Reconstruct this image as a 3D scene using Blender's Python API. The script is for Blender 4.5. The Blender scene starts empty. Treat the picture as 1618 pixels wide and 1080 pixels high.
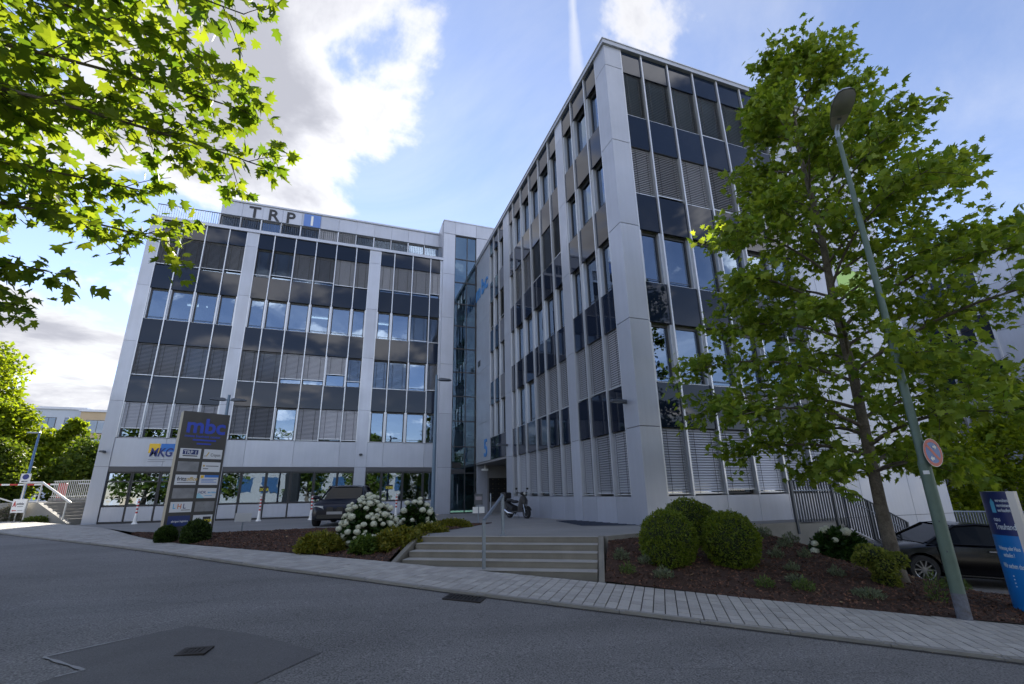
import bpy, bmesh, math, random
import numpy as np
from mathutils import Vector, Matrix
random.seed(7); RNG = np.random.default_rng(11)
rad = math.radians
SC = bpy.context.scene
COL = SC.collection

# ---------------------------------------------------------------- camera
yaw, pit, rol = rad(19.248), rad(16.2455), rad(0.9227)
fw = Vector((math.sin(yaw)*math.cos(pit), math.cos(yaw)*math.cos(pit), math.sin(pit)))
r0 = Vector((math.cos(yaw), -math.sin(yaw), 0)); d0 = fw.cross(r0)
r2 = r0*math.cos(rol)+d0*math.sin(rol); d2 = -r0*math.sin(rol)+d0*math.cos(rol)
cam_d = bpy.data.cameras.new('camera'); cam = bpy.data.objects.new('camera', cam_d); COL.objects.link(cam)
cam.matrix_world = Matrix(((r2.x, -d2.x, -fw.x, 0), (r2.y, -d2.y, -fw.y, 0), (r2.z, -d2.z, -fw.z, 0), (0, 0, 0, 1)))
cam_d.sensor_width = 36; cam_d.sensor_fit = 'HORIZONTAL'
cam_d.lens = 36*722.8/1618
cam_d.shift_x = 4.51/1618; cam_d.shift_y = 28.15/1618
cam_d.clip_start = .05; cam_d.clip_end = 2000
SC.camera = cam

# ---------------------------------------------------------------- sky, sun, exposure
SUN_AZ, SUN_EL = rad(1.5), rad(33)      # azimuth from +Y towards +X
SUN = Vector((math.sin(SUN_AZ)*math.cos(SUN_EL), math.cos(SUN_AZ)*math.cos(SUN_EL), math.sin(SUN_EL)))
W = bpy.data.worlds.new('World'); SC.world = W; W.use_nodes = True
wn = W.node_tree.nodes; wl = W.node_tree.links; wn.clear()
def N(t, loc=None, **k):
    n = wn.new(t)
    for a, b in k.items(): setattr(n, a, b)
    return n
def wm(op, a, b=None, c=None, clamp=False):
    n = N('ShaderNodeMath', operation=op); n.use_clamp = clamp
    for i, v in enumerate((a, b, c)):
        if v is None: continue
        if isinstance(v, (int, float)): n.inputs[i].default_value = v
        else: wl.new(v, n.inputs[i])
    return n.outputs[0]
out = N('ShaderNodeOutputWorld'); bg = N('ShaderNodeBackground'); bg.inputs[1].default_value = .108
sky = N('ShaderNodeTexSky', sky_type='NISHITA'); sky.sun_disc = False
sky.sun_elevation = SUN_EL; sky.sun_rotation = SUN_AZ; sky.air_density = 1.0; sky.dust_density = .0; sky.ozone_density = 2.0
tc = N('ShaderNodeTexCoord'); sep = N('ShaderNodeSeparateXYZ'); wl.new(tc.outputs['Generated'], sep.inputs[0])
zz = wm('MAXIMUM', sep.outputs[2], 0.0); den = wm('ADD', zz, .16)
cx = wm('DIVIDE', sep.outputs[0], den); cy = wm('DIVIDE', sep.outputs[1], den)
cmb = N('ShaderNodeCombineXYZ'); wl.new(cx, cmb.inputs[0]); wl.new(cy, cmb.inputs[1])
def noise(scale, detail, rough, off, dist=0.0):
    a = N('ShaderNodeVectorMath', operation='ADD'); wl.new(cmb.outputs[0], a.inputs[0]); a.inputs[1].default_value = off
    n = N('ShaderNodeTexNoise'); n.inputs['Scale'].default_value = scale; n.inputs['Detail'].default_value = detail
    n.inputs['Roughness'].default_value = rough; n.inputs['Distortion'].default_value = dist
    wl.new(a.outputs[0], n.inputs['Vector']); return n.outputs[0]
def lobe(vec, lo, hi):      # 0 outside, 1 inside a cap round a direction in the sky (cos lo .. cos hi)
    v = Vector(vec).normalized(); d = N('ShaderNodeVectorMath', operation='DOT_PRODUCT')
    wl.new(tc.outputs['Generated'], d.inputs[0]); d.inputs[1].default_value = v
    m = N('ShaderNodeMapRange', interpolation_type='SMOOTHSTEP'); wl.new(d.outputs['Value'], m.inputs[0])
    m.inputs[1].default_value = math.cos(rad(lo)); m.inputs[2].default_value = math.cos(rad(hi)); return m.outputs[0]
def smooth(x, a, b):
    m = N('ShaderNodeMapRange', interpolation_type='SMOOTHSTEP'); wl.new(x, m.inputs[0])
    m.inputs[1].default_value = a; m.inputs[2].default_value = b; return m.outputs[0]
base = noise(2.0, 11, .57, (3.1, 1.7, 0), .35)
fine = noise(3.4, 6, .6, (1.3, 8.2, 0), .3)
fld = wm('ADD', base, wm('MULTIPLY', wm('SUBTRACT', fine, .5), .34))
big = lobe((-.15, .70, .70), 20, 4)            # the large cloud over the left building
low = lobe((-.445, .874, .17), 15, 3)            # cumulus low on the left
top = lobe((.50, .42, .76), 14, 3)             # small puffs high up
clear = lobe((.80, .45, .45), 62, 20)          # open blue on the right
fld = wm('ADD', fld, wm('MULTIPLY', big, .21)); fld = wm('ADD', fld, wm('MULTIPLY', low, .17)); fld = wm('ADD', fld, wm('MULTIPLY', top, .17))
fld = wm('SUBTRACT', fld, wm('MULTIPLY', clear, .14))
mask = smooth(fld, .545, .65); thick = smooth(fld, .585, .83)
wisp = wm('MULTIPLY', smooth(noise(.9, 8, .62, (7.7, 2.2, 0), 1.2), .40, .82), .34)
# old vapour trail standing nearly upright above the right building
dpl = N('ShaderNodeVectorMath', operation='DOT_PRODUCT'); wl.new(tc.outputs['Generated'], dpl.inputs[0]); dpl.inputs[1].default_value = (-.864, .504, .007)
tr_w = wm('ADD', wm('ABSOLUTE', dpl.outputs['Value']), wm('MULTIPLY', wm('SUBTRACT', fine, .5), .045))
trail = wm('MULTIPLY', wm('SUBTRACT', 1.0, smooth(tr_w, .0, .017)), wm('MULTIPLY', lobe((.30, .51, .81), 12, 4), wm('MULTIPLY', fine, 1.3)))
wisp = wm('MAXIMUM', wisp, trail)
sunglow = lobe(SUN, 26, 2)
front = lobe(-SUN, 130, 50)                    # sunlit clouds behind the viewer, brightened further to lift light on the street
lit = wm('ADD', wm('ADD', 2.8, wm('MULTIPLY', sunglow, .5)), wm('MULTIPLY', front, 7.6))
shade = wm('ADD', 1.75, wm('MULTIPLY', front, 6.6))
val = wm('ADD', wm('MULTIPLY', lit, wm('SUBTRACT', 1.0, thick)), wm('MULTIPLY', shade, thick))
ccol = N('ShaderNodeMix', data_type='RGBA'); wl.new(thick, ccol.inputs[0])
ccol.inputs[6].default_value = (.96, .965, 1.0, 1); ccol.inputs[7].default_value = (.88, .90, 1.02, 1)
cmul = N('ShaderNodeVectorMath', operation='SCALE'); wl.new(ccol.outputs[2], cmul.inputs[0]); wl.new(val, cmul.inputs[3])
m1 = N('ShaderNodeMix', data_type='RGBA'); wl.new(wisp, m1.inputs[0]); stn = N('ShaderNodeVectorMath', operation='MULTIPLY'); wl.new(sky.outputs[0], stn.inputs[0]); stn.inputs[1].default_value = (.78, .66, .66); wl.new(stn.outputs[0], m1.inputs[6])
wsc = N('ShaderNodeVectorMath', operation='SCALE'); wsc.inputs[0].default_value = (.90, .93, 1.0); wl.new(lit, wsc.inputs[3])
wl.new(wsc.outputs[0], m1.inputs[7])
m2 = N('ShaderNodeMix', data_type='RGBA'); wl.new(mask, m2.inputs[0]); wl.new(m1.outputs[2], m2.inputs[6]); wl.new(cmul.outputs[0], m2.inputs[7])
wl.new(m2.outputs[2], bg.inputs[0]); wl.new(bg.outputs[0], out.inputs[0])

sl = bpy.data.lights.new('sun', 'SUN'); sl.energy = 4.5; sl.angle = rad(.6); sl.color = (1, .93, .82)
so = bpy.data.objects.new('sun', sl); COL.objects.link(so); so.rotation_euler = SUN.to_track_quat('Z', 'Y').to_euler(); so.location = (0, 40, 60)
SC.view_settings.view_transform = 'Standard'; SC.view_settings.look = 'None'; SC.view_settings.gamma = 1
SC.view_settings.use_curve_mapping = False
SC.view_settings.exposure = 1.80
SC.render.engine = 'CYCLES'; SC.cycles.max_bounces = 8; SC.cycles.transparent_max_bounces = 16

# ---------------------------------------------------------------- materials
MATS = {}
def mat(name, col, rough=.5, metal=0.0, var=0.0, vscale=3.0, bump=0.0, bscale=60.0, spec=.5, objvar=0.0, ior=None, coat=0.0, grain=0.0, gscale=200.0, col2=None, trans=0.0, island=0.0, emit=0.0, coord='Object', streak=0.0, smap=((5, 5, .22), 0.0)):
    if name in MATS: return MATS[name]
    m = bpy.data.materials.new(name); m.use_nodes = True; nt = m.node_tree; b = nt.nodes['Principled BSDF']; MATS[name] = m
    L = nt.links.new
    b.inputs['Base Color'].default_value = (*col, 1); b.inputs['Roughness'].default_value = rough; b.inputs['Metallic'].default_value = metal
    b.inputs['Specular IOR Level'].default_value = spec
    if ior: b.inputs['IOR'].default_value = ior
    if coat: b.inputs['Coat Weight'].default_value = coat; b.inputs['Coat Roughness'].default_value = .03
    if emit: b.inputs['Emission Color'].default_value = (*col, 1); b.inputs['Emission Strength'].default_value = emit
    t = nt.nodes.new('ShaderNodeTexCoord'); cur = None
    def mix(fac, a, c, mode='MIX'):
        x = nt.nodes.new('ShaderNodeMix'); x.data_type = 'RGBA'; x.blend_type = mode
        if isinstance(fac, (int, float)): x.inputs[0].default_value = fac
        else: L(fac, x.inputs[0])
        for i, v in ((6, a), (7, c)):
            if isinstance(v, tuple): x.inputs[i].default_value = (*v[:3], 1)
            else: L(v, x.inputs[i])
        return x.outputs[2]
    def nz(sc, det=6, ro=.6):
        n = nt.nodes.new('ShaderNodeTexNoise'); n.inputs['Scale'].default_value = sc; n.inputs['Detail'].default_value = det; n.inputs['Roughness'].default_value = ro
        L(t.outputs[coord], n.inputs['Vector']); return n.outputs[0]
    def ramp(x, a, c):
        r = nt.nodes.new('ShaderNodeMapRange'); L(x, r.inputs[0]); r.inputs[1].default_value = .25; r.inputs[2].default_value = .75; r.inputs[3].default_value = a; r.inputs[4].default_value = c; return r.outputs[0]
    cur = tuple(col)
    if var:
        c2 = col2 or tuple(c*(1-var) for c in col)
        cur = mix(ramp(nz(vscale), 0, 1), cur, c2)
    if streak:
        mp = nt.nodes.new('ShaderNodeMapping'); mp.inputs['Scale'].default_value = smap[0]; mp.inputs['Rotation'].default_value = (0, 0, smap[1]); L(t.outputs[coord], mp.inputs[0])
        n2 = nt.nodes.new('ShaderNodeTexNoise'); n2.inputs['Scale'].default_value = 1.4; n2.inputs['Detail'].default_value = 5; L(mp.outputs[0], n2.inputs['Vector'])
        sx_ = nt.nodes.new('ShaderNodeVectorMath'); sx_.operation = 'SCALE'
        if isinstance(cur, tuple): sx_.inputs[0].default_value = cur
        else: L(cur, sx_.inputs[0])
        L(ramp(n2.outputs[0], 1.0+streak*.4, 1.0-streak), sx_.inputs[3]); cur = sx_.outputs[0]
    if grain:
        g = ramp(nz(gscale, 2, .5), 1-grain, 1+grain)
        x = nt.nodes.new('ShaderNodeVectorMath'); x.operation = 'SCALE'
        if isinstance(cur, tuple): x.inputs[0].default_value = cur
        else: L(cur, x.inputs[0])
        L(g, x.inputs[3]); cur = x.outputs[0]
    if objvar or island:
        if objvar: o = nt.nodes.new('ShaderNodeObjectInfo').outputs['Random']; a = objvar
        else: o = nt.nodes.new('ShaderNodeNewGeometry').outputs['Random Per Island']; a = island
        r = nt.nodes.new('ShaderNodeMapRange'); L(o, r.inputs[0]); r.inputs[3].default_value = 1-a; r.inputs[4].default_value = 1+a
        x = nt.nodes.new('ShaderNodeVectorMath'); x.operation = 'SCALE'
        if isinstance(cur, tuple): x.inputs[0].default_value = cur
        else: L(cur, x.inputs[0])
        L(r.outputs[0], x.inputs[3]); cur = x.outputs[0]
    if not isinstance(cur, tuple): L(cur, b.inputs['Base Color'])
    if var and rough > .15: L(ramp(nz(vscale*2.3), max(rough-.1, 0), min(rough+.1, 1)), b.inputs['Roughness'])
    if bump:
        bn = nt.nodes.new('ShaderNodeBump'); bn.inputs['Strength'].default_value = bump; bn.inputs['Distance'].default_value = .02
        L(nz(bscale, 4, .6), bn.inputs['Height']); L(bn.outputs[0], b.inputs['Normal'])
    return m
def leafmat(name, c1, c2, trans=.45, rough=.6, hue=None):
    m = bpy.data.materials.new(name); m.use_nodes = True; nt = m.node_tree; nt.nodes.clear(); L = nt.links.new; MATS[name] = m
    o = nt.nodes.new('ShaderNodeOutputMaterial'); p = nt.nodes.new('ShaderNodeBsdfPrincipled'); tr = nt.nodes.new('ShaderNodeBsdfTranslucent'); mx = nt.nodes.new('ShaderNodeMixShader')
    g = nt.nodes.new('ShaderNodeNewGeometry'); oi = nt.nodes.new('ShaderNodeObjectInfo')
    ad = nt.nodes.new('ShaderNodeMath'); ad.operation = 'ADD'; L(g.outputs['Random Per Island'], ad.inputs[0]); L(oi.outputs['Random'], ad.inputs[1])
    fr = nt.nodes.new('ShaderNodeMath'); fr.operation = 'FRACT'; L(ad.outputs[0], fr.inputs[0])
    r = nt.nodes.new('ShaderNodeValToRGB'); r.color_ramp.elements[0].color = (*c1, 1); r.color_ramp.elements[1].color = (*c2, 1)
    L(fr.outputs[0], r.inputs[0]); L(r.outputs[0], p.inputs['Base Color']); p.inputs['Roughness'].default_value = rough; p.inputs['Specular IOR Level'].default_value = .22
    s = nt.nodes.new('ShaderNodeMix'); s.data_type = 'RGBA'; s.blend_type = 'MULTIPLY'; s.inputs[0].default_value = 1; L(r.outputs[0], s.inputs[6]); s.inputs[7].default_value = (1.95, 1.8, .75, 1)
    L(s.outputs[2], tr.inputs[0]); mx.inputs[0].default_value = trans; L(p.outputs[0], mx.inputs[1]); L(tr.outputs[0], mx.inputs[2]); L(mx.outputs[0], o.inputs[0])
    return m
def glassmat(name, tint, refl, rough=0.0, rtint=(.62, .78, 1.0)):
    m = bpy.data.materials.new(name); m.use_nodes = True; nt = m.node_tree; nt.nodes.clear(); L = nt.links.new; MATS[name] = m
    o = nt.nodes.new('ShaderNodeOutputMaterial'); t = nt.nodes.new('ShaderNodeBsdfTransparent'); g = nt.nodes.new('ShaderNodeBsdfGlossy'); mx = nt.nodes.new('ShaderNodeMixShader')
    t.inputs[0].default_value = (*tint, 1); g.inputs[0].default_value = (*rtint, 1); g.inputs['Roughness'].default_value = rough
    f = nt.nodes.new('ShaderNodeFresnel'); f.inputs[0].default_value = 1.55
    a = nt.nodes.new('ShaderNodeMath'); a.operation = 'ADD'; a.use_clamp = True; a.inputs[1].default_value = refl; L(f.outputs[0], a.inputs[0])
    # very slight waviness, as in real float glass
    tcx = nt.nodes.new('ShaderNodeTexCoord'); n = nt.nodes.new('ShaderNodeTexNoise'); n.inputs['Scale'].default_value = 1.3; L(tcx.outputs['Object'], n.inputs['Vector'])
    bn = nt.nodes.new('ShaderNodeBump'); bn.inputs['Strength'].default_value = .12; bn.inputs['Distance'].default_value = .02; L(n.outputs[0], bn.inputs['Height']); L(bn.outputs[0], g.inputs['Normal'])
    L(a.outputs[0], mx.inputs[0]); L(t.outputs[0], mx.inputs[1]); L(g.outputs[0], mx.inputs[2]); L(mx.outputs[0], o.inputs[0]); return m
alu = mat('aluminium_panel', (.45, .475, .545), .40, .35, var=.14, vscale=.6, objvar=.09, grain=.03, gscale=90, streak=.06)
alu_fin = mat('aluminium_fin', (.54, .56, .60), .35, .5)
dark_frame = mat('dark_window_frame', (.035, .037, .042), .4)
strip_grey = mat('dark_grey_strip', (.075, .077, .085), .5)
spandrel_m = mat('spandrel_glass', (.008, .014, .030), .03, spec=.5, ior=1.40, objvar=.25)
glass = glassmat('window_glass', (.30, .36, .41), .17)
glass_teal = glassmat('stair_glass', (.42, .60, .60), .10)
slat_m = mat('blind_slat', (.40, .41, .44), .38, .5, objvar=.18)
cord_m = mat('blind_cord', (.03, .03, .03), .7)
inner_wall = mat('interior_wall', (.24, .235, .22), .8)
inner_floor = mat('interior_slab', (.40, .40, .39), .8)
black_gap = mat('panel_joint', (.02, .02, .023), .7)
soffit_m = mat('soffit', (.22, .22, .23), .7)
concrete = mat('concrete', (.27, .26, .235), .85, var=.3, vscale=2.5, bump=.25, bscale=120, grain=.12, gscale=160)
concrete_l = mat('concrete_light', (.28, .268, .24), .85, var=.25, vscale=1.6, bump=.2, bscale=110, grain=.1, gscale=150)
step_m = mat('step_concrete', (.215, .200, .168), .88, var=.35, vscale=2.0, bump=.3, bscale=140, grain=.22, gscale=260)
asphalt = mat('asphalt', (.20, .193, .188), .88, var=.40, vscale=.33, bump=.6, bscale=90, grain=.75, gscale=62, streak=.28, smap=((.05, .8, 1), .541))
asphalt_p = mat('asphalt_patch', (.105, .101, .100), .82, var=.15, vscale=1.2, bump=.35, bscale=130, grain=.35, gscale=90)
seal_m = mat('bitumen_seal', (.22, .22, .22), .6)
plaza_m = mat('plaza_paving', (.25, .243, .23), .82, var=.25, vscale=.6, bump=.2, bscale=90, grain=.15, gscale=110)
joint_m = mat('paving_joint', (.030, .027, .024), .95)
paver_m = mat('paving_stone', (.40, .38, .35), .85, var=.22, vscale=5, bump=.3, bscale=150, objvar=.13, grain=.15, gscale=190)
paver_s = mat('paving_stone_far', (.40, .38, .35), .85, var=.25, vscale=.8, bump=.3, bscale=150, island=.13, grain=.15, gscale=190)
kerb_m = mat('kerb_stone', (.28, .27, .25), .85, var=.3, vscale=3, bump=.3, bscale=130, objvar=.1, grain=.2, gscale=200)
soil_m = mat('bark_soil', (.055, .028, .018), .95, var=.4, vscale=9, bump=.5, bscale=120)
chip_m = mat('bark_chip', (.115, .054, .032), .9, island=.75)
iron_m = mat('cast_iron', (.04, .035, .032), .6, .6, var=.4, vscale=20)
steel = mat('galvanised_steel', (.30, .345, .40), .38, .75, var=.2, vscale=12)
steel_w = mat('pale_steel', (.55, .55, .53), .4, .4)
dark_steel = mat('dark_steel', (.075, .085, .10), .5, .4)
blue_pole = mat('blue_grey_pole', (.13, .19, .26), .45, .2)
white_p = mat('white_paint', (.78, .78, .76), .45)
red_p = mat('red_paint', (.45, .03, .025), .45)
black_p = mat('black_plastic', (.012, .012, .013), .45)
rubber = mat('tyre_rubber', (.015, .015, .016), .8)
chrome = mat('chrome', (.6, .6, .62), .12, 1.0)
bark_m = mat('maple_bark', (.175, .150, .118), .95, var=.55, vscale=7, bump=1.0, bscale=22, col2=(.065, .052, .040), grain=.25, gscale=40)
twig_m = mat('twig_bark', (.05, .034, .024), .9)

# ---------------------------------------------------------------- mesh helpers
class MB:
    def __init__(s): s.v = []; s.f = []
    def add(s, vs, fs):
        o = len(s.v); s.v += [tuple(v) for v in vs]; s.f += [tuple(i+o for i in f) for f in fs]; return s
    def box(s, x0, x1, y0, y1, z0, z1):
        return s.add([(x0,y0,z0),(x1,y0,z0),(x1,y1,z0),(x0,y1,z0),(x0,y0,z1),(x1,y0,z1),(x1,y1,z1),(x0,y1,z1)],
                     [(0,3,2,1),(4,5,6,7),(0,1,5,4),(1,2,6,5),(2,3,7,6),(3,0,4,7)])
    def fbox(s, F, u0, u1, w0, w1, z0, z1):
        P = [F(u, w, z) for u, w, z in ((u0,w0,z0),(u1,w0,z0),(u1,w1,z0),(u0,w1,z0),(u0,w0,z1),(u1,w0,z1),(u1,w1,z1),(u0,w1,z1))]
        return s.add(P, [(0,3,2,1),(4,5,6,7),(0,1,5,4),(1,2,6,5),(2,3,7,6),(3,0,4,7)])
    def tube(s, pts, rs, n=8, cap=True):
        pts = [Vector(p) for p in pts]
        if isinstance(rs, (int, float)): rs = [rs]*len(pts)
        rings = []; up = Vector((0, 0, 1))
        for i, p in enumerate(pts):
            t = (pts[min(i+1, len(pts)-1)]-pts[max(i-1, 0)]).normalized()
            a = t.cross(up)
            if a.length < .05: a = t.cross(Vector((1, 0, 0)))
            a.normalize(); b = a.cross(t).normalized()
            rings.append([p+(a*math.cos(2*math.pi*k/n)+b*math.sin(2*math.pi*k/n))*rs[i] for k in range(n)])
        o = len(s.v); s.v += [tuple(v) for r in rings for v in r]
        for i in range(len(pts)-1):
            for k in range(n): s.f.append((o+i*n+k, o+i*n+(k+1) % n, o+(i+1)*n+(k+1) % n, o+(i+1)*n+k))
        if cap: s.f.append(tuple(o+k for k in reversed(range(n)))); s.f.append(tuple(o+(len(pts)-1)*n+k for k in range(n)))
        return s
    def lathe(s, prof, n=24, M=None):       # prof [(r,z)], axis Z
        o = len(s.v)
        for r, z in prof:
            for k in range(n):
                p = Vector((r*math.cos(2*math.pi*k/n), r*math.sin(2*math.pi*k/n), z)); s.v.append(tuple(M @ p if M else p))
        for i in range(len(prof)-1):
            for k in range(n): s.f.append((o+i*n+k, o+i*n+(k+1) % n, o+(i+1)*n+(k+1) % n, o+(i+1)*n+k))
        return s
    def prism(s, poly, F, w0, w1):         # polygon in (u,z) extruded along w
        n = len(poly); o = len(s.v)
        s.v += [tuple(F(u, w0, z)) for u, z in poly]+[tuple(F(u, w1, z)) for u, z in poly]
        s.f.append(tuple(o+i for i in range(n))); s.f.append(tuple(o+n+i for i in reversed(range(n))))
        for i in range(n): s.f.append((o+i, o+n+i, o+n+(i+1) % n, o+(i+1) % n))
        return s
    def ell(s, c, r, nu=16, nv=10, M=None):
        o = len(s.v)
        for j in range(nv+1):
            th = math.pi*j/nv
            for k in range(nu):
                p = Vector((r[0]*math.sin(th)*math.cos(2*math.pi*k/nu), r[1]*math.sin(th)*math.sin(2*math.pi*k/nu), r[2]*math.cos(th)))
                if M: p = M @ p
                s.v.append((p.x+c[0], p.y+c[1], p.z+c[2]))
        for j in range(nv):
            for k in range(nu): s.f.append((o+j*nu+k, o+(j+1)*nu+k, o+(j+1)*nu+(k+1) % nu, o+j*nu+(k+1) % nu))
        return s
    def build(s, name, m, parent=None, smooth=False, fix=True, bevel=0):
        me = bpy.data.meshes.new(name); me.from_pydata(s.v, [], s.f); me.materials.append(m)
        if fix:
            bm = bmesh.new(); bm.from_mesh(me)
            bmesh.ops.recalc_face_normals(bm, faces=bm.faces)
            if bevel: bmesh.ops.bevel(bm, geom=bm.edges[:], offset=bevel, segments=1, affect='EDGES')
            bm.to_mesh(me); bm.free()
        if smooth:
            me.polygons.foreach_set('use_smooth', [True]*len(me.polygons))
            if smooth != 'full':
                try: me.set_sharp_from_angle(angle=rad(40))
                except Exception: pass
        return link(name, me, parent)
def link(name, me, parent=None):
    o = bpy.data.objects.new(name, me); COL.objects.link(o)
    if parent: o.parent = parent; o.matrix_parent_inverse = Matrix.Translation(-parent.location) if False else parent_inv(parent)
    return o
def parent_inv(p):
    M = Matrix.LocRotScale(p.location, p.rotation_euler, p.scale) if p.parent is None else parent_world(p)
    return M.inverted()
def parent_world(p):
    M = Matrix.LocRotScale(p.location, p.rotation_euler, p.scale)
    if p.parent: M = parent_world(p.parent) @ p.matrix_parent_inverse @ M
    return M
def tag(o, label=None, cat=None, group=None, kind=None):
    if label: o['label'] = label
    if cat: o['category'] = cat
    if group: o['group'] = group
    if kind: o['kind'] = kind
    return o
def thing(name, loc, label, cat, group=None):
    o = bpy.data.objects.new(name, None); COL.objects.link(o); o.location = loc; o.empty_display_size = .2
    return tag(o, label, cat, group)
def rawmesh(name, V, F, m, parent=None, smooth=False):     # numpy arrays, equal-sized faces
    V = np.ascontiguousarray(V, dtype=np.float32); F = np.ascontiguousarray(F, dtype=np.int32)
    me = bpy.data.meshes.new(name); k = F.shape[1]
    me.vertices.add(len(V)); me.vertices.foreach_set('co', V.ravel())
    me.loops.add(F.size); me.loops.foreach_set('vertex_index', F.ravel())
    me.polygons.add(len(F)); me.polygons.foreach_set('loop_start', np.arange(0, F.size, k, dtype=np.int32))
    try: me.polygons.foreach_set('loop_total', np.full(len(F), k, dtype=np.int32))
    except Exception: pass
    if smooth: me.polygons.foreach_set('use_smooth', np.ones(len(F), dtype=bool))
    me.update(calc_edges=True); me.validate(); me.materials.append(m)
    return link(name, me, parent)
def frame(O, U, Nn):
    O, U, Nn = Vector(O), Vector(U), Vector(Nn)
    def F(u, w, z): return (O.x+u*U.x+w*Nn.x, O.y+u*U.y+w*Nn.y, O.z+z+0*u)
    F.O, F.U, F.N = O, U, Nn
    return F
def text(name, body, F, u, w, z, size, m, parent=None, ext=.01, bold=0.0, align='LEFT', sx=1.0, shear=0.0):
    c = bpy.data.curves.new(name, 'FONT'); c.body = body; c.size = size; c.extrude = ext; c.offset = bold; c.align_x = align; c.shear = shear; c.resolution_u = 3
    o = bpy.data.objects.new(name, c); COL.objects.link(o)
    dg = bpy.context.evaluated_depsgraph_get(); me = bpy.data.meshes.new_from_object(o.evaluated_get(dg))
    bpy.data.objects.remove(o); bpy.data.curves.remove(c)
    for v in me.vertices: v.co = F(u+v.co.x*sx, w+v.co.z, z+v.co.y)
    me.materials.clear(); me.materials.append(m); me.name = name
    return link(name, me, parent)
# ---------------------------------------------------------------- ground, street, pavement
D = np.array([.857, -.515]); NV = np.array([.515, .857])
def XY(s, n): return (s*D[0]+n*NV[0], s*D[1]+n*NV[1])
_gs = np.array([-90, -60, -25, -12, -8, -4.4, -.43, 12, 40, 80]); _gz = np.array([-.7, -.85, -1.08, -1.13, -1.18, -1.28, -1.51, -2.25, -3.6, -5.0])
_fs = np.linspace(-90, 80, 1701); _fz = np.convolve(np.pad(np.interp(_fs, _gs, _gz), 10, mode='edge'), np.ones(21)/21, 'valid')
def G(s): return np.interp(s, _fs, _fz)
_ks = [-90, -60, -30, -21.49, -15.73, -11.82, -8.79, -6.6, -3.76, -1.58, .18, 1.65, 3.3, 4.15, 10, 20, 45, 80]
_kn = [46, 31, 17.0, 13.28, 11.27, 9.9, 8.81, 8.05, 7.38, 7.13, 6.97, 6.82, 6.64, 6.56, 6.0, 5.2, 3.4, 1.0]
_bs = [-90, -60, -38.65, -29.3, -22.4, -18.5, -15.44, -13.5, -11.7, -8.74, -6.44, -4.3, -.42, 2.14, 4.31, 5.5, 10, 20, 45, 80]
_bn = [52, 36.5, 23.66, 19.6, 17.1, 14.9, 13.06, 12.0, 11.05, 10.25, 9.72, 9.18, 8.93, 8.62, 8.49, 8.45, 8.0, 7.2, 5.4, 3.0]
def _sm(s, a, b):
    x = np.asarray(s)[..., None]+np.linspace(-1.6, 1.6, 9); return np.interp(x, a, b).mean(-1)
def K(s): return _sm(s, _ks, _kn)
def B(s): return _sm(s, _bs, _bn)
def zs(x, y): return float(G(x*D[0]+y*D[1]))
def zp(x, y): return -.92-.0145*max(0.0, y-11)

def strip(name, fa, fb, sv, nt, zf, m, kind='structure', uvn=None):
    V = []; sv = list(sv)
    for s in sv:
        a, b = float(fa(s)), float(fb(s))
        for j in range(nt+1):
            n = a+(b-a)*j/nt; x, y = XY(s, n); V.append((x, y, zf(s, n, j/nt)))
    F = []
    for i in range(len(sv)-1):
        for j in range(nt): q = i*(nt+1)+j; F.append((q, q+1, q+nt+2, q+nt+1))
    o = rawmesh(name, np.array(V), np.array(F), m, smooth=True)
    tag(o, kind=kind)
    # wind faces upward
    if o.data.polygons[0].normal.z < 0: o.data.flip_normals()
    return o
SV = np.concatenate([np.arange(-90, -30, 2.0), np.arange(-30, 16, .5), np.arange(16, 81, 2.0)])
grass_far = mat('ground_soil_grass', (.07, .075, .04), .95, var=.5, vscale=.3, bump=.6, bscale=20, col2=(.05, .07, .025))
# big sheet to the horizon
V = []; sv = [-600, -300]+list(np.arange(-90, 81, 5.0))+[300, 600]; nvv = [-600, -300, -120, -40, 0, 40, 80, 150, 300, 600]
for s in sv:
    for n in nvv: x, y = XY(s, n); V.append((x, y, float(G(s))-.32-(.6 if n < -9 or n > 60 else 0)))
Fq = [(i*len(nvv)+j, (i+1)*len(nvv)+j, (i+1)*len(nvv)+j+1, i*len(nvv)+j+1) for i in range(len(sv)-1) for j in range(len(nvv)-1)]
gnd = rawmesh('ground', np.array(V), np.array(Fq), grass_far); tag(gnd, kind='structure')
if gnd.data.polygons[0].normal.z < 0: gnd.data.flip_normals()
road = strip('road', lambda s: K(s)-7.6, lambda s: K(s)-.002, SV, 12, lambda s, n, t: float(G(s))-.036-.03*(1-t), asphalt)
opp = strip('far_pavement', lambda s: K(s)-12.5, lambda s: K(s)-7.6, SV, 4, lambda s, n, t: float(G(s))-.02, plaza_m)

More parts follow.
